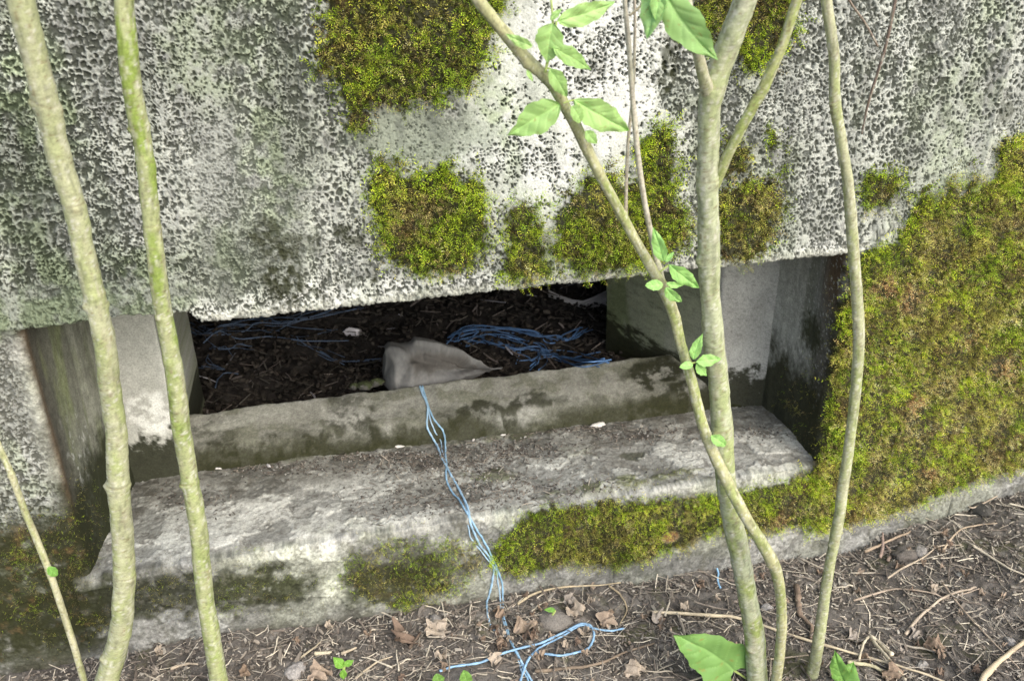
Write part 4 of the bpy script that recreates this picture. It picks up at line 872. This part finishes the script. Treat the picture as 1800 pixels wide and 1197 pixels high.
# ------------------------------------------------------------------ grey sack
def sack():
    prof = [(664, 686), (672, 678), (679, 655), (684, 632), (690, 616), (698, 612), (706, 610), (715, 608), (742, 603), (770, 607), (800, 617), (826, 630), (850, 645), (872, 654), (884, 664), (902, 668)]
    xs_ = np.linspace(668, 884, 150); tops = np.interp(xs_, [a for a, _ in prof], [b for _, b in prof]); base = np.interp(xs_, [660, 700, 905], [684, 690, 661])
    nv = 70; V = np.zeros((150, nv, 3)); 
    for i, (x, ty, by) in enumerate(zip(xs_, tops, base)):
        Yc = .405; B_ = onY(x, by, Yc-.03); T_ = onY(x, ty, Yc+.0); h = max(.0015, T_[2]-.045); xx = T_[0]
        for j in range(nv):
            a = math.pi*j/(nv-1); dep = .055*min(1, h/.07)+.002
            V[i, j] = (xx+(1-math.sin(a))*(B_[0]-T_[0])*.5, Yc-math.cos(a)*dep, .045+h*math.sin(a)**.8)
    u = V[..., 0]; v = V[..., 2]; Uu = xs_[:, None]+np.zeros((150, nv)); Vv2 = np.minimum(1, 2*np.arange(nv)/(nv-1))[None]+np.zeros((150, nv))
    def crease(x0, v0, x1, v1, w, a_):
        px_ = (Uu-x0)/100; pv = Vv2-v0; ex = (x1-x0)/100; ev = v1-v0; t = np.clip((px_*ex+pv*ev)/(ex*ex+ev*ev), 0, 1)
        dd = np.hypot(px_-t*ex, pv-t*ev); return a_*np.exp(-(dd/w)**2)
    n = normals(V); n *= np.sign((n*(V-np.array([.57, .405, .02]))).sum(2, keepdims=True))
    hgt = crease(690, .95, 722, .45, .10, .012)+crease(722, .45, 716, .05, .10, .009)+crease(735, .98, 860, .75, .07, .008)+crease(725, .5, 850, .55, .15, -.018)+crease(745, .62, 800, .5, .05, .007)+crease(760, .30, 830, .3, .11, -.012)+crease(815, .7, 880, .35, .06, .010)+crease(790, .1, 870, .5, .05, .006)+crease(800, .15, 895, .3, .09, .006)+crease(700, .3, 690, .0, .07, -.006)
    hgt = hgt+.003*fbm(u*30, v*36, 3, 700)+.0035*(1-2*np.abs(fbm(u*16+v*12, v*20-u*6, 2, 704)))**3+.0012*np.abs(fbm(u*110, v*80, 2, 702)); hgt = hgt*sm(884, 850, Uu)*sm(668, 690, Uu); V = V+n*hgt[..., None]
    c = np.zeros(u.shape+(3,))+np.array([.175, .18, .178]); st_ = crease(730, .5, 835, .5, .26, 1)
    c = mix(c, (.07, .065, .058), sm(.15, .8, st_+.5*fbm(u*30, v*30, 5, 705, .65))*.8); c = mix(c, (.25, .255, .25), sm(.1, .5, fbm(u*20+4, v*9, 4, 707))*.4)
    c = c*(1+.2*fbm(u*300, v*300, 2, 708))[..., None]
    P1, F1, C1 = V.reshape(-1, 3), grid_faces(150, nv), c.reshape(-1, 3)
    o = link('sack', np_mesh('sack', P1, F1, C1), M_cloth)
    tag(o, 'crumpled grey-brown sack with a pinched left corner, slumped just inside the opening', 'sack')
sack()
# pale plastic sheet at the back right
def rag(pts, label, name='plastic_scrap', col=(.5, .5, .5), up=.02, cat='plastic', seed=1):
    V = []; n = len(pts)
    for i, (x, y, w) in enumerate(pts):
        p, _ = carry(x, y); r = rad(w, p)
        for j in range(12):
            a = j/11; V.append(p+np.array([0, 0, 1])*(a*r*2)+np.array([0, (a-.5)*r, 0])+np.array([fbm(np.array([i*.7+seed]), np.array([j*.5]), 2, 800)[0], fbm(np.array([i*.7]), np.array([j*.5+seed]), 2, 801)[0], 0])*r*.8)
    V = np.array(V); V[:, 2] += .002
    c = np.tile(np.array(col), (len(V), 1))*(1+.3*fbm(V[:, 0]*60, V[:, 2]*60, 3, 803)[:, None])
    me = np_mesh(name, V, grid_faces(n, 12), c)
    o = link(name, me, M_cloth); md = o.modifiers.new('thick', 'SOLIDIFY'); md.thickness = .0012
    return tag(o, label, cat)
rag([(960, 512, 20), (966, 524, 12), (985, 530, 8), (1005, 538, 10), (1025, 542, 12), (1045, 538, 16), (1068, 534, 22)], 'crumpled pale plastic sheet at the back of the chamber, right end', col=(.5, .48, .47))
rag([(606, 590, 10), (615, 592, 14), (628, 592, 12), (636, 588, 7)], 'small white scrap on the dark soil, left of the sack', 'paper_scrap', (.75, .73, .76), cat='litter', seed=3)

# ------------------------------------------------------------------ litter on the soil and in the chamber
LITCOL = np.array([[.29, .265, .22], [.18, .16, .135], [.43, .395, .32], [.10, .09, .078], [.13, .112, .095], [.25, .235, .205], [.065, .06, .053]])
def ground_n(x, y): return gz(np.array([x]), np.array([y]))[0]
def twig_mesh(px, R, colr, lift=.003, seed=0, ring=8, taper=.5, gnarl=.0):
    P = []
    for q in px:
        p, n = carry(q[0], q[1]); P.append(np.array(p)+np.array([0, 0, 1])*(R+lift+(q[2] if len(q) > 2 else 0)))
    P = catmull(P, 8); k = len(P); s = np.arange(k)
    P = P+np.stack([fbm(s*.2, s*0+seed+i, 3, 900+seed) for i in range(3)], 1)*R*.5
    Rr = R*np.linspace(1, taper, k)*(1+.18*fbm(s*.5, s*0+seed, 2, 905))
    an = np.arange(ring); dd = fbm(np.repeat(s[:, None]*.6, ring, 1), np.repeat(an[None]*.9, k, 0)+seed, 3, 906)*R*(.15+gnarl)
    V, Fs = tube(P, Rr, ring, True, dd)
    c = np.array(colr)*(1+.35*np.repeat(fbm(s*.35, s*0+seed, 3, 907), ring)[:, None]); c = np.vstack([c, c[:1], c[-1:]])
    return np_mesh('twig', V, Fs, np.clip(c, 0.01, 1))
big = [
 ([(1145, 1082), (1200, 1084), (1260, 1088), (1300, 1092), (1380, 1118), (1450, 1140), (1560, 1170), (1640, 1197), (1700, 1225)], .0032, (.50, .44, .32), 'longest pale straight stick, lying behind the bases of the thick trunk and its neighbours', .004),
 ([(1715, 1215), (1745, 1180), (1775, 1152), (1830, 1110)], .0055, (.45, .38, .27), 'thick bare tan stick entering at the bottom right corner', .004),
 ([(1400, 1035), (1402, 1060), (1408, 1085), (1425, 1105), (1422, 1125)], .0055, (.22, .17, .13), 'knobbly brown root standing between the thick trunk and the long right stem', .002),
 ([(1565, 1160), (1545, 1140), (1527, 1128), (1516, 1140), (1508, 1170)], .0034, (.55, .50, .38), 'bent pale stick with a sharp kink near the bottom right', .008),
 ([(1527, 1128), (1545, 1150), (1570, 1180), (1590, 1205)], .003, (.55, .50, .38), 'straight pale stick crossing the kinked one near the bottom right', .009),
 ([(1490, 1170), (1520, 1172), (1545, 1182), (1560, 1200)], .0036, (.42, .40, .27), 'curved greenish stick at the bottom edge beside the young leaves', .003),
 ([(910, 1068), (935, 1052), (965, 1042), (1010, 1036), (1050, 1035), (1090, 1030)], .0022, (.42, .36, .25), 'thin bowed tan stick at the wall foot just right of the twine', .006),
 ([(1070, 1034), (1090, 1050), (1102, 1075), (1090, 1100)], .0018, (.36, .30, .2), 'thin curling stem looping down from the bowed stick', .004),
 ([(1710, 965), (1740, 985), (1775, 1005), (1820, 1025)], .0024, (.55, .50, .40), 'pale straight twig near the right edge, halfway up the soil', .005),
 ([(1590, 1120), (1620, 1085), (1660, 1055), (1700, 1042), (1715, 1038)], .0028, (.40, .34, .27), 'long curved twig rising to the right across the right-hand soil', .005),
 ([(1500, 1060), (1560, 1042), (1600, 1041), (1640, 1048), (1665, 1056), (1720, 1040)], .0019, (.36, .30, .24), 'thin wavy twig meeting the long curved one', .005),
 ([(1560, 1020), (1590, 1000), (1620, 985), (1650, 965), (1690, 962)], .0019, (.42, .36, .28), 'fine forked tan twig left of the pale straight one', .004),
 ([(1660, 905), (1690, 895), (1710, 900), (1740, 885), (1768, 868)], .0022, (.38, .32, .25), 'twig arching up against the wall foot at the far right', .008),
 ([(1655, 975), (1668, 955), (1690, 935), (1720, 928), (1750, 925)], .002, (.38, .31, .23), 'brown bowed twig below the arching one at the right', .005),
 ([(1518, 975), (1550, 962), (1580, 948), (1600, 940)], .0028, (.34, .27, .2), 'short stout brown twig at the wall foot near the long right stem', .005),
 ([(1547, 985), (1552, 960), (1550, 940)], .0036, (.26, .20, .17), 'dark upright chip of bark leaning on the plinth, right side', .004),
 ([(1560, 990), (1564, 975), (1558, 962)], .0032, (.28, .22, .18), 'stubby dark bark chip next to the upright one', .002),
 ([(1655, 1030), (1690, 1075), (1730, 1120), (1790, 1180)], .0017, (.34, .28, .22), 'very thin long twig running down towards the bottom right', .006),
 ([(1330, 1165), (1380, 1160), (1420, 1155)], .0018, (.36, .31, .24), 'thin twig just right of the thick trunk base', .004),
 ([(555, 1152), (580, 1151), (582, 1151)], .0034, (.50, .45, .33), 'short cut piece of pale stalk left of the seedling', .003),
 ([(600, 1154), (628, 1143)], .0030, (.46, .40, .3), 'second cut pale stalk above the seedling', .003),
 ([(530, 1160), (548, 1146), (565, 1132)], .002, (.42, .37, .27), 'slanting thin straw left of the cut stalks', .004),
 ([(625, 1195), (660, 1170), (690, 1158)], .002, (.44, .38, .28), 'fine straw between the seedling and the curled brown leaf', .004),
 ([(940, 1185), (1000, 1178), (1050, 1172), (1100, 1150), (1150, 1135)], .0030, (.20, .16, .12), 'long dark stick lying under the twine loop', .003),
 ([(720, 1145), (735, 1125), (740, 1115)], .0028, (.11, .085, .065), 'short blackish stick between the curled leaf and the oak leaf', .004),
 ([(300, 1180), (330, 1170), (350, 1172)], .0026, (.36, .31, .24), 'short pale stick left of the slim green-stained stem foot', .003),
]
GT = 'dry twigs on the soil'
for i, (px, R, co, lab, lf) in enumerate(big):
    o = link('twig', twig_mesh(px, R, co, lf, seed=i, gnarl=.25 if 'root' in lab or 'bark' in lab else 0), M_lit); tag(o, lab, 'twig', GT)
# many more small twigs: single things where one can count them
def rnd_ground(xlo=-20, xhi=1820):
    while True:
        px = random.uniform(xlo, xhi); py = random.uniform(850, 1215)
        p, n = carry(px, py)
        if p[1] < -.003 and abs(p[2]-ground_n(p[0], p[1])) < .012: return px, py, p
tv = []
for k in range(16):
    L = random.uniform(.03, .075); nn = 6; s = np.linspace(-.5, .5, nn)*L; cur = random.uniform(-.12, .12)
    P = np.stack([s, cur*s*s/L*2+np.random.default_rng(k).normal(0, .0006, nn), np.abs(np.random.default_rng(k+50).normal(0, .001, nn))], 1); P = catmull(P, 5)
    R = random.uniform(.0008, .0019); V, Fs = tube(P, R*np.linspace(1, .55, len(P)), 6); co = LITCOL[k % 3 if k % 4 else 4]
    c = np.tile(co*1.2, (len(V), 1))*(1+.3*fbm(V[:, 0]*200, V[:, 1]*200, 2, k)[:, None]); tv.append(np_mesh('small_twig', V, Fs, c)); tv[-1].materials.append(M_lit)
for i in range(230):
    px, py, p = rnd_ground(430 if random.random() < .8 else -20)
    o = bpy.data.objects.new('small_twig', tv[i % 16]); COL.objects.link(o); o.location = p+np.array([0, 0, random.uniform(.002, .007)])
    o.rotation_euler = (random.uniform(-.2, .2), random.uniform(-.25, .25), random.uniform(0, 6.28)); s = random.uniform(.6, 1.25); o.scale = (s, s, s)
    tag(o, 'short thin dry twig, one of the many strewn over the dark soil', 'twig', 'small dry twigs strewn over the soil')
# dead leaves
def dead_leaf(kind, seed, L=.045):
    rs = np.random.default_rng(seed); nu, nv = 30, 19
    u = np.linspace(0, 1, nu)[:, None]*np.ones((1, nv)); v = np.linspace(-1, 1, nv)[None]*np.ones((nu, 1))
    if kind == 'oak': pr_ = (.16+.30*np.sin(np.pi*u**1.2))*(1+.26*np.sin(u*24+rs.random()*3))*np.sin(np.pi*np.clip(u, .03, .985))**.35
    elif kind == 'frag': pr_ = (.34+.12*np.sin(u*13+rs.random()*6)+.08*np.sin(u*31))*np.sin(np.pi*np.clip(u, .04, .97))**.4
    else: pr_ = .36*np.sin(np.pi*u**.8)**.8+.01
    lat = v*pr_*L*(1+.12*np.sin(u*9+v*3))
    cu = rs.uniform(2, 9) if kind != 'curl' else 20
    z = lat**2*cu*rs.choice([1, 1, -.6])+.005*np.sin(u*7+rs.random()*6)*(1+v*.5)+.0035*np.sin(u*15+v*4+rs.random()*6)
    P = np.stack([(u-.5)*L, lat, z], 2); P[..., 2] -= P[..., 2].min()
    V = np.concatenate([P.reshape(-1, 3), P.reshape(-1, 3)-np.array([0, 0, .0004])]); F1 = grid_faces(nu, nv)
    base = np.array([[.30, .24, .185], [.23, .175, .13], [.36, .31, .25], [.17, .125, .095], [.30, .27, .235]][seed % 5])
    c = np.zeros((nu, nv, 3))+base; c = c*(1+.35*fbm(u*6+seed, v*3, 4, 40+seed)[..., None]); mid = np.exp(-(v/.08)**2); c = mix(c, base*1.35, mid*.6); c = np.clip(c, .01, 1).reshape(-1, 3)
    me = np_mesh('dead_leaf', V, np.vstack([F1, F1[:, ::-1]+nu*nv]), np.vstack([c, c*.9])); me.materials.append(M_lit); return me
DL_ = [('oak', 705, 1130, .056, 1.2, 'curled reddish-brown dead leaf standing up near the bottom, left of the pale oak leaf', 3, (.5, 1.2)),
 ('oak', 765, 1115, .042, .5, 'pale lobed oak leaf lying at the wall foot, left of the twine', 2, (.1, .2)),
 ('oak', 925, 1110, .045, 2.2, 'brown lobed dead leaf just right of the vertical twine', 0, (.2, .1)),
 ('frag', 1010, 1082, .034, .1, 'buff torn dead leaf above the twine loop', 2, (.1, .1)),
 ('frag', 1065, 1098, .034, 1.0, 'tan torn dead leaf right of the twine loop', 0, (.1, .15)),
 ('frag', 1000, 1064, .022, 1.0, 'small oval tan leaf scrap at the wall foot', 4, (.1, .1)),
 ('oak', 1150, 1092, .034, 2.0, 'light brown dead leaf left of the big green leaf', 4, (.3, .1)),
 ('frag', 1115, 1185, .040, .3, 'buff dead leaf at the bottom edge, left of the big green leaf', 2, (.1, .2)),
 ('frag', 868, 1165, .026, 1.4, 'small rounded tan leaf touching the left twine strand on the soil', 2, (.1, .2)),
 ('frag', 562, 1190, .040, .6, 'torn dead leaf at the bottom edge left of the seedling', 0, (.2, .3)),
 ('frag', 775, 1162, .020, .2, 'tiny pale leaf scrap under the oak leaf', 2, (0, .1)),
 ('frag', 875, 1085, .024, 1.8, 'brown leaf scrap beside the twine where it reaches the soil', 1, (.4, .1)),
 ('oak', 1500, 1130, .034, 1.8, 'papery whitish leaf scrap right of the long stem foot', 4, (.6, .2)),
 ('frag', 1568, 1190, .038, .2, 'rust-coloured dead leaf at the bottom edge among the kinked sticks', 1, (.1, .1)),
 ('frag', 1605, 1122, .024, 1.2, 'small grey-pink leaf scrap in the middle of the right-hand soil', 4, (.1, .3)),
 ('frag', 1640, 1142, .034, -.4, 'brown folded leaf lying right of the papery scrap', 1, (.1, .1))]
for k, (kd, px, py, L, rz, lab, sd_, tl) in enumerate(DL_):
    p, n = carry(px, py); o = link('dead_leaf', dead_leaf(kd, sd_+5*k, L)); o.location = p+np.array([0, 0, .003]); o.rotation_euler = (tl[0], tl[1]*.6, rz); tag(o, lab, 'leaf', 'dead leaves on the soil')
lv = [dead_leaf(('frag', 'plain', 'frag', 'frag')[k % 4], 40+k, random.uniform(.011, .022)) for k in range(12)]
for i in range(95):
    px, py, p = rnd_ground(250 if random.random() < .7 else 900)
    if i >= 60:
        px, py = random.gauss(960, 130), random.gauss(1120, 36); p, _n = carry(px, py)
        if p[1] > -.004: continue
    o = bpy.data.objects.new('leaf_scrap', lv[i % 12]); COL.objects.link(o); o.location = p+np.array([0, 0, .001]); s = random.uniform(.5, 1.1); o.scale = (s, s, s)
    o.rotation_euler = (random.uniform(-.5, .5), random.uniform(-.4, .4), random.uniform(0, 6.28)); tag(o, 'small brown scrap of dead leaf among the twigs on the soil' if i < 60 else 'small crumpled brown leaf scrap in the drift of dead leaves around the blue twine loop', 'leaf scrap', 'scraps of dead leaf on the soil' if i < 60 else 'leaf scraps drifted around the twine loop')
# stones and clods
def rock(seed, r, col, mossy=0):
    nu, nv = 22, 14; th, ph = np.meshgrid(np.linspace(0, 2*np.pi, nu), np.linspace(0, np.pi, nv), indexing='ij')
    d = np.stack([np.cos(th)*np.sin(ph), np.sin(th)*np.sin(ph), np.cos(ph)], 2)
    f = 1+.45*fbm(d[..., 0]*1.7+seed, d[..., 1]*1.7+d[..., 2]*2.1, 5, 60+seed, .6)+.15*np.abs(fbm(d[..., 0]*3+seed, d[..., 1]*3+d[..., 2]*3.1, 3, 160+seed)); f[-1] = f[0]; f[:, 0] = f[:, 0].mean(); f[:, -1] = f[:, -1].mean()
    P = d*f[..., None]*r*np.array([1.2, .9, .65]); c = np.zeros((nu, nv, 3))+np.array(col); c = c*(1+.4*fbm(d[..., 0]*4+seed, d[..., 1]*4+d[..., 2]*3, 3, 61)[..., None])
    if mossy: c = mix(c, (.035, .05, .012), sm(0, .5, d[..., 2]+fbm(d[..., 0]*3, d[..., 1]*3, 2, 62))*.8)
    c[-1] = c[0]
    return np_mesh('stone', P, grid_faces(nu, nv), np.clip(c, .01, 1))
ST = [(1590, 975, .021, (.12, .11, .10), 'dark grey clod of earth leaning on the plinth at the right'), (1618, 968, .014, (.26, .25, .235), 'grey stone beside the dark clod at the right'), (1728, 898, .019, (.07, .068, .062), 'blackish round stone at the wall foot, far right'),
 (975, 1090, .026, (.17, .16, .145), 'large flat grey stone half buried above the twine loop'), (520, 1178, .015, (.27, .26, .25), 'grey stone at the bottom edge, right of the slim stem'), (765, 1090, .010, (.25, .24, .225), 'small grey stone at the wall foot above the oak leaf'), (1690, 1010, .007, (.42, .41, .39), 'round pale pebble on the right-hand soil'),
 (1485, 1030, .008, (.36, .34, .31), 'pale pebble just right of the long stem'), (1350, 1072, .011, (.33, .32, .31), 'pale grey stone between the trunk and the knobbly root'), (705, 1118, .009, (.2, .19, .17), 'dull pebble above the curled brown leaf'), (1620, 1170, .009, (.3, .29, .27), 'grey pebble near the bottom right sticks'), (1775, 1128, .009, (.3, .29, .28), 'rounded pebble above the thick tan stick')]
for k, (px, py, r, co, lab) in enumerate(ST):
    p, n = carry(px, py); o = link('stone', rock(k, r, co), M_soil); o.location = p+np.array([0, 0, r*.02]); o.rotation_euler = (0, 0, k); tag(o, lab, 'stone', 'stones on the soil')
for k, (px, py, r) in enumerate(((640, 688, .014), (622, 690, .010), (660, 683, .012))):
    p, n = carry(px, py); o = link('stone', rock(30+k, r*.9, (.10, .10, .09), 1), M_soil); o.location = np.array([p[0], .375+.004*k, .06]); tag(o, ('mossy stone on the inner sill, nearest the sack', 'smallest mossy stone on the inner sill left of the sack', 'middle mossy stone on the inner sill')[k if k == 1 else (0 if k == 2 else 2)], 'stone', 'mossy stones beside the sack')
# fine litter nobody could count
def debris(name, n, sampler, lmin, lmax, wmin, wmax, cols, label, seed, bright=1.0):
    rs = np.random.default_rng(seed); P = sampler(n, rs); n = len(P); L = rs.uniform(lmin, lmax, n)*rs.uniform(.4, 1, n); w = rs.uniform(wmin, wmax, n); az = rs.random(n)*6.283; el = rs.normal(0, .28, n)
    d = np.stack([np.cos(az)*np.cos(el), np.sin(az)*np.cos(el), np.sin(el)], 1); s = np.stack([-np.sin(az), np.cos(az), rs.normal(0, .4, n)], 1); s /= np.linalg.norm(s, axis=1, keepdims=True); up = np.cross(d, s)
    V = []; 
    kk = rs.normal(0, .07, n)[:, None]
    for t in (-.5, 0, .5):
        for a in range(4):
            an = a*np.pi/2+.6; r_ = w*(1 if t == 0 else .7)
            V.append(P+d*(L*t)[:, None]+s*(np.cos(an)*r_)[:, None]+up*(np.sin(an)*r_*.6)[:, None]+s*kk*(L*(1 if t == 0 else 0))[:, None])
    V = np.stack(V, 1); b = np.arange(n)[:, None]*12; Fs = []
    for k in (0, 4):
        for a in range(4): Fs.append(b+np.array([k+a, k+(a+1) % 4, k+4+(a+1) % 4, k+4+a]))
    Fs.append(b+np.array([3, 2, 1, 0])); Fs.append(b+np.array([8, 9, 10, 11]))
    Fs = np.stack(Fs, 1).reshape(-1, 4); c = cols[rs.integers(0, len(cols), n)]*rs.uniform(.6, 1.4, (n, 1))*bright
    o = link(name, np_mesh(name, V.reshape(-1, 3), Fs, np.repeat(c, 12, 0), False), M_lit); return tag(o, label, None, None, 'stuff')
def samp_ground(n, rs):
    x = rs.uniform(-.3, 1.85, n); y = -np.abs(rs.uniform(0, .62, n)); k = fbm(x*14, y*14, 3, 950)+.25*rs.normal(0, 1, n) > -.35
    x, y = x[k], y[k]; return np.stack([x, y, gz(x, y)+rs.uniform(0, .005, len(x))], 1)
debris('soil_litter', 16000, samp_ground, .010, .045, .0004, .0012, LITCOL, 'fine litter of straw, bark and twig bits over the soil', 3, 1.4)
debris('straw_litter', 900, samp_ground, .05, .13, .0005, .0010, LITCOL[[0, 2, 5, 1]], 'long thin dry straws criss-crossing the soil', 31, 1.5)
debris('bark_litter', 1500, samp_ground, .010, .034, .0018, .0045, LITCOL[[1, 3, 4, 5, 3]], 'flat bark chips and broken leaf bits on the soil', 32, 1.2)
debris('soil_crumbs', 30000, samp_ground, .003, .011, .001, .003, LITCOL[[1, 3, 4, 5, 6, 6, 3]], 'crumbs and chips of earth, bark and leaf covering the soil', 4, 1.35)
def samp_in(n, rs):
    x = rs.uniform(-.1, 1.4, n); y = .36+rs.random(n)**1.3*1.0; return np.stack([x, y, iz(x, y)+rs.uniform(0, .012, n)], 1)
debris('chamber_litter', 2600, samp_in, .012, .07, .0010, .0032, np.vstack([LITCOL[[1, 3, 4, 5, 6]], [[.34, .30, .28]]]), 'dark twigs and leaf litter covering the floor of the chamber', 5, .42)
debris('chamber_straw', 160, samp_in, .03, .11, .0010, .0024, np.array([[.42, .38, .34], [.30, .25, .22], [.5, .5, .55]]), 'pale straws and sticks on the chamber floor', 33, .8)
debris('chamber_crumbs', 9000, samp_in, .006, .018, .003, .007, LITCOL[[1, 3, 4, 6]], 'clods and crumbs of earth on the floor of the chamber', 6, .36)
def samp_ledge(n, rs):
    out = []
    for (px, py, rx, ry, w) in [(760, 815, 100, 22, 3), (900, 790, 120, 20, 3), (850, 860, 110, 34, 2.5), (500, 822, 120, 12, 1.5), (1120, 760, 90, 12, 1.4), (700, 880, 90, 26, 1), (1000, 860, 110, 20, 1), (340, 880, 60, 30, .6), (1330, 760, 60, 20, .5), (960, 750, 120, 8, 2), (640, 800, 90, 8, 1.4)]:
        m = int(n*w/18); u = rs.normal(px, rx*.6, m); v = rs.normal(py, ry*.6, m)
        for a, b in zip(u, v):
            q = onZ(a, b, .004)
            if .004 < q[1] < DL(q[0])-.002 and .05 < q[0] < 1.19: out.append(q)
    out = np.array(out); out[:, 2] = ledge_cols(out[:, 0], out[:, 1])[0]+rs.uniform(0, .0015, len(out)); return out
debris('ledge_litter', 1500, samp_ledge, .005, .026, .0004, .0011, LITCOL[[0, 1, 3, 5, 6, 4]], 'dirt and small twig bits gathered on the ledge', 7)
debris('ledge_crumbs', 2600, samp_ledge, .002, .006, .0008, .0022, np.vstack([LITCOL[[1, 3, 4, 6, 3, 6, 5]], [[.33, .33, .31]]]), 'crumbs of concrete and earth on the ledge', 8)
# a few single things on the ledge
for px, py, L, rz, co, lab in ((1052, 744, .030, .3, (.72, .71, .68), 'longest white mortar chip at the foot of the curb, right of the twine'), (884, 764, .010, .2, (.74, .73, .7), 'small white mortar chip at the curb foot, right of the twine'), (832, 770, .010, 1, (.72, .7, .67), 'small white mortar chip at the curb foot, next to the twine'), (702, 783, .016, 0, (.7, .69, .66), 'white mortar chip at the curb foot, left of the twine'), (472, 816, .014, 1.9, (.7, .7, .72), 'upright whitish chip on the left part of the ledge'), (385, 820, .018, 0, (.66, .65, .63), 'flat pale chip at the left end of the curb foot')):
    q = onZ(px, py, .004); q[2] = ledge_cols(q[:1], q[1:2])[0][0]+.001; o = link('mortar_chip', rock(int(px), L*.5, co), M_con); o.location = q; o.scale = (.8, .45, .35); o.rotation_euler = (.1, .1, rz); tag(o, lab, 'chip', 'white chips along the curb foot')
# ------------------------------------------------------------------ green plants on the soil
def gplant(name, px, py, label, leaves, col, Hh=.02):
    p, n = carry(px, py); o = plant(name, p, label, 'plant')
    for k, (b, t, w, kd, rl) in enumerate(leaves):
        leaf_mesh('leaf', b, t, w, p[1]-.01-.002*k, o, kd, rl, .18, .08, col, seed=80+k+int(px) % 50)
        petiole((px, py), b, 4, p[1]-.008, o)
    return o
gplant('broadleaf_plant', 1312, 1192, 'large arrow-shaped green leaf at the bottom, left of the thick trunk foot', [((1290, 1178), (1207, 1102), 92, 'arrow', .1)], (.25, .46, .14))
gplant('broadleaf_plant', 1490, 1215, 'young green plant with two pointed leaves at the bottom, right of the long stem', [((1485, 1200), (1458, 1148), 30, 'ovate', .3), ((1478, 1210), (1505, 1165), 44, 'ovate', -.2)], (.26, .50, .13))
gplant('seedling', 603, 1188, 'tiny bright seedling on the soil left of centre', [((603, 1172), (586, 1155), 18, 'ovate', 0), ((606, 1170), (620, 1157), 12, 'ovate', 0), ((603, 1176), (604, 1196), 13, 'ovate', 0)], (.26, .52, .09))
gplant('seedling', 772, 1205, 'pale seedling leaf at the bottom edge by the end of the twine', [((772, 1200), (768, 1184), 22, 'round', 0)], (.22, .42, .1))
gplant('seedling', 822, 1205, 'rounded pale seedling leaf at the bottom edge right of the twine end', [((822, 1203), (815, 1178), 22, 'round', 0)], (.24, .45, .11))
gplant('seedling', 968, 1085, 'small green leaf tip poking out beside the flat grey stone', [((976, 1072), (956, 1070), 9, 'ovate', 0)], (.2, .42, .08))
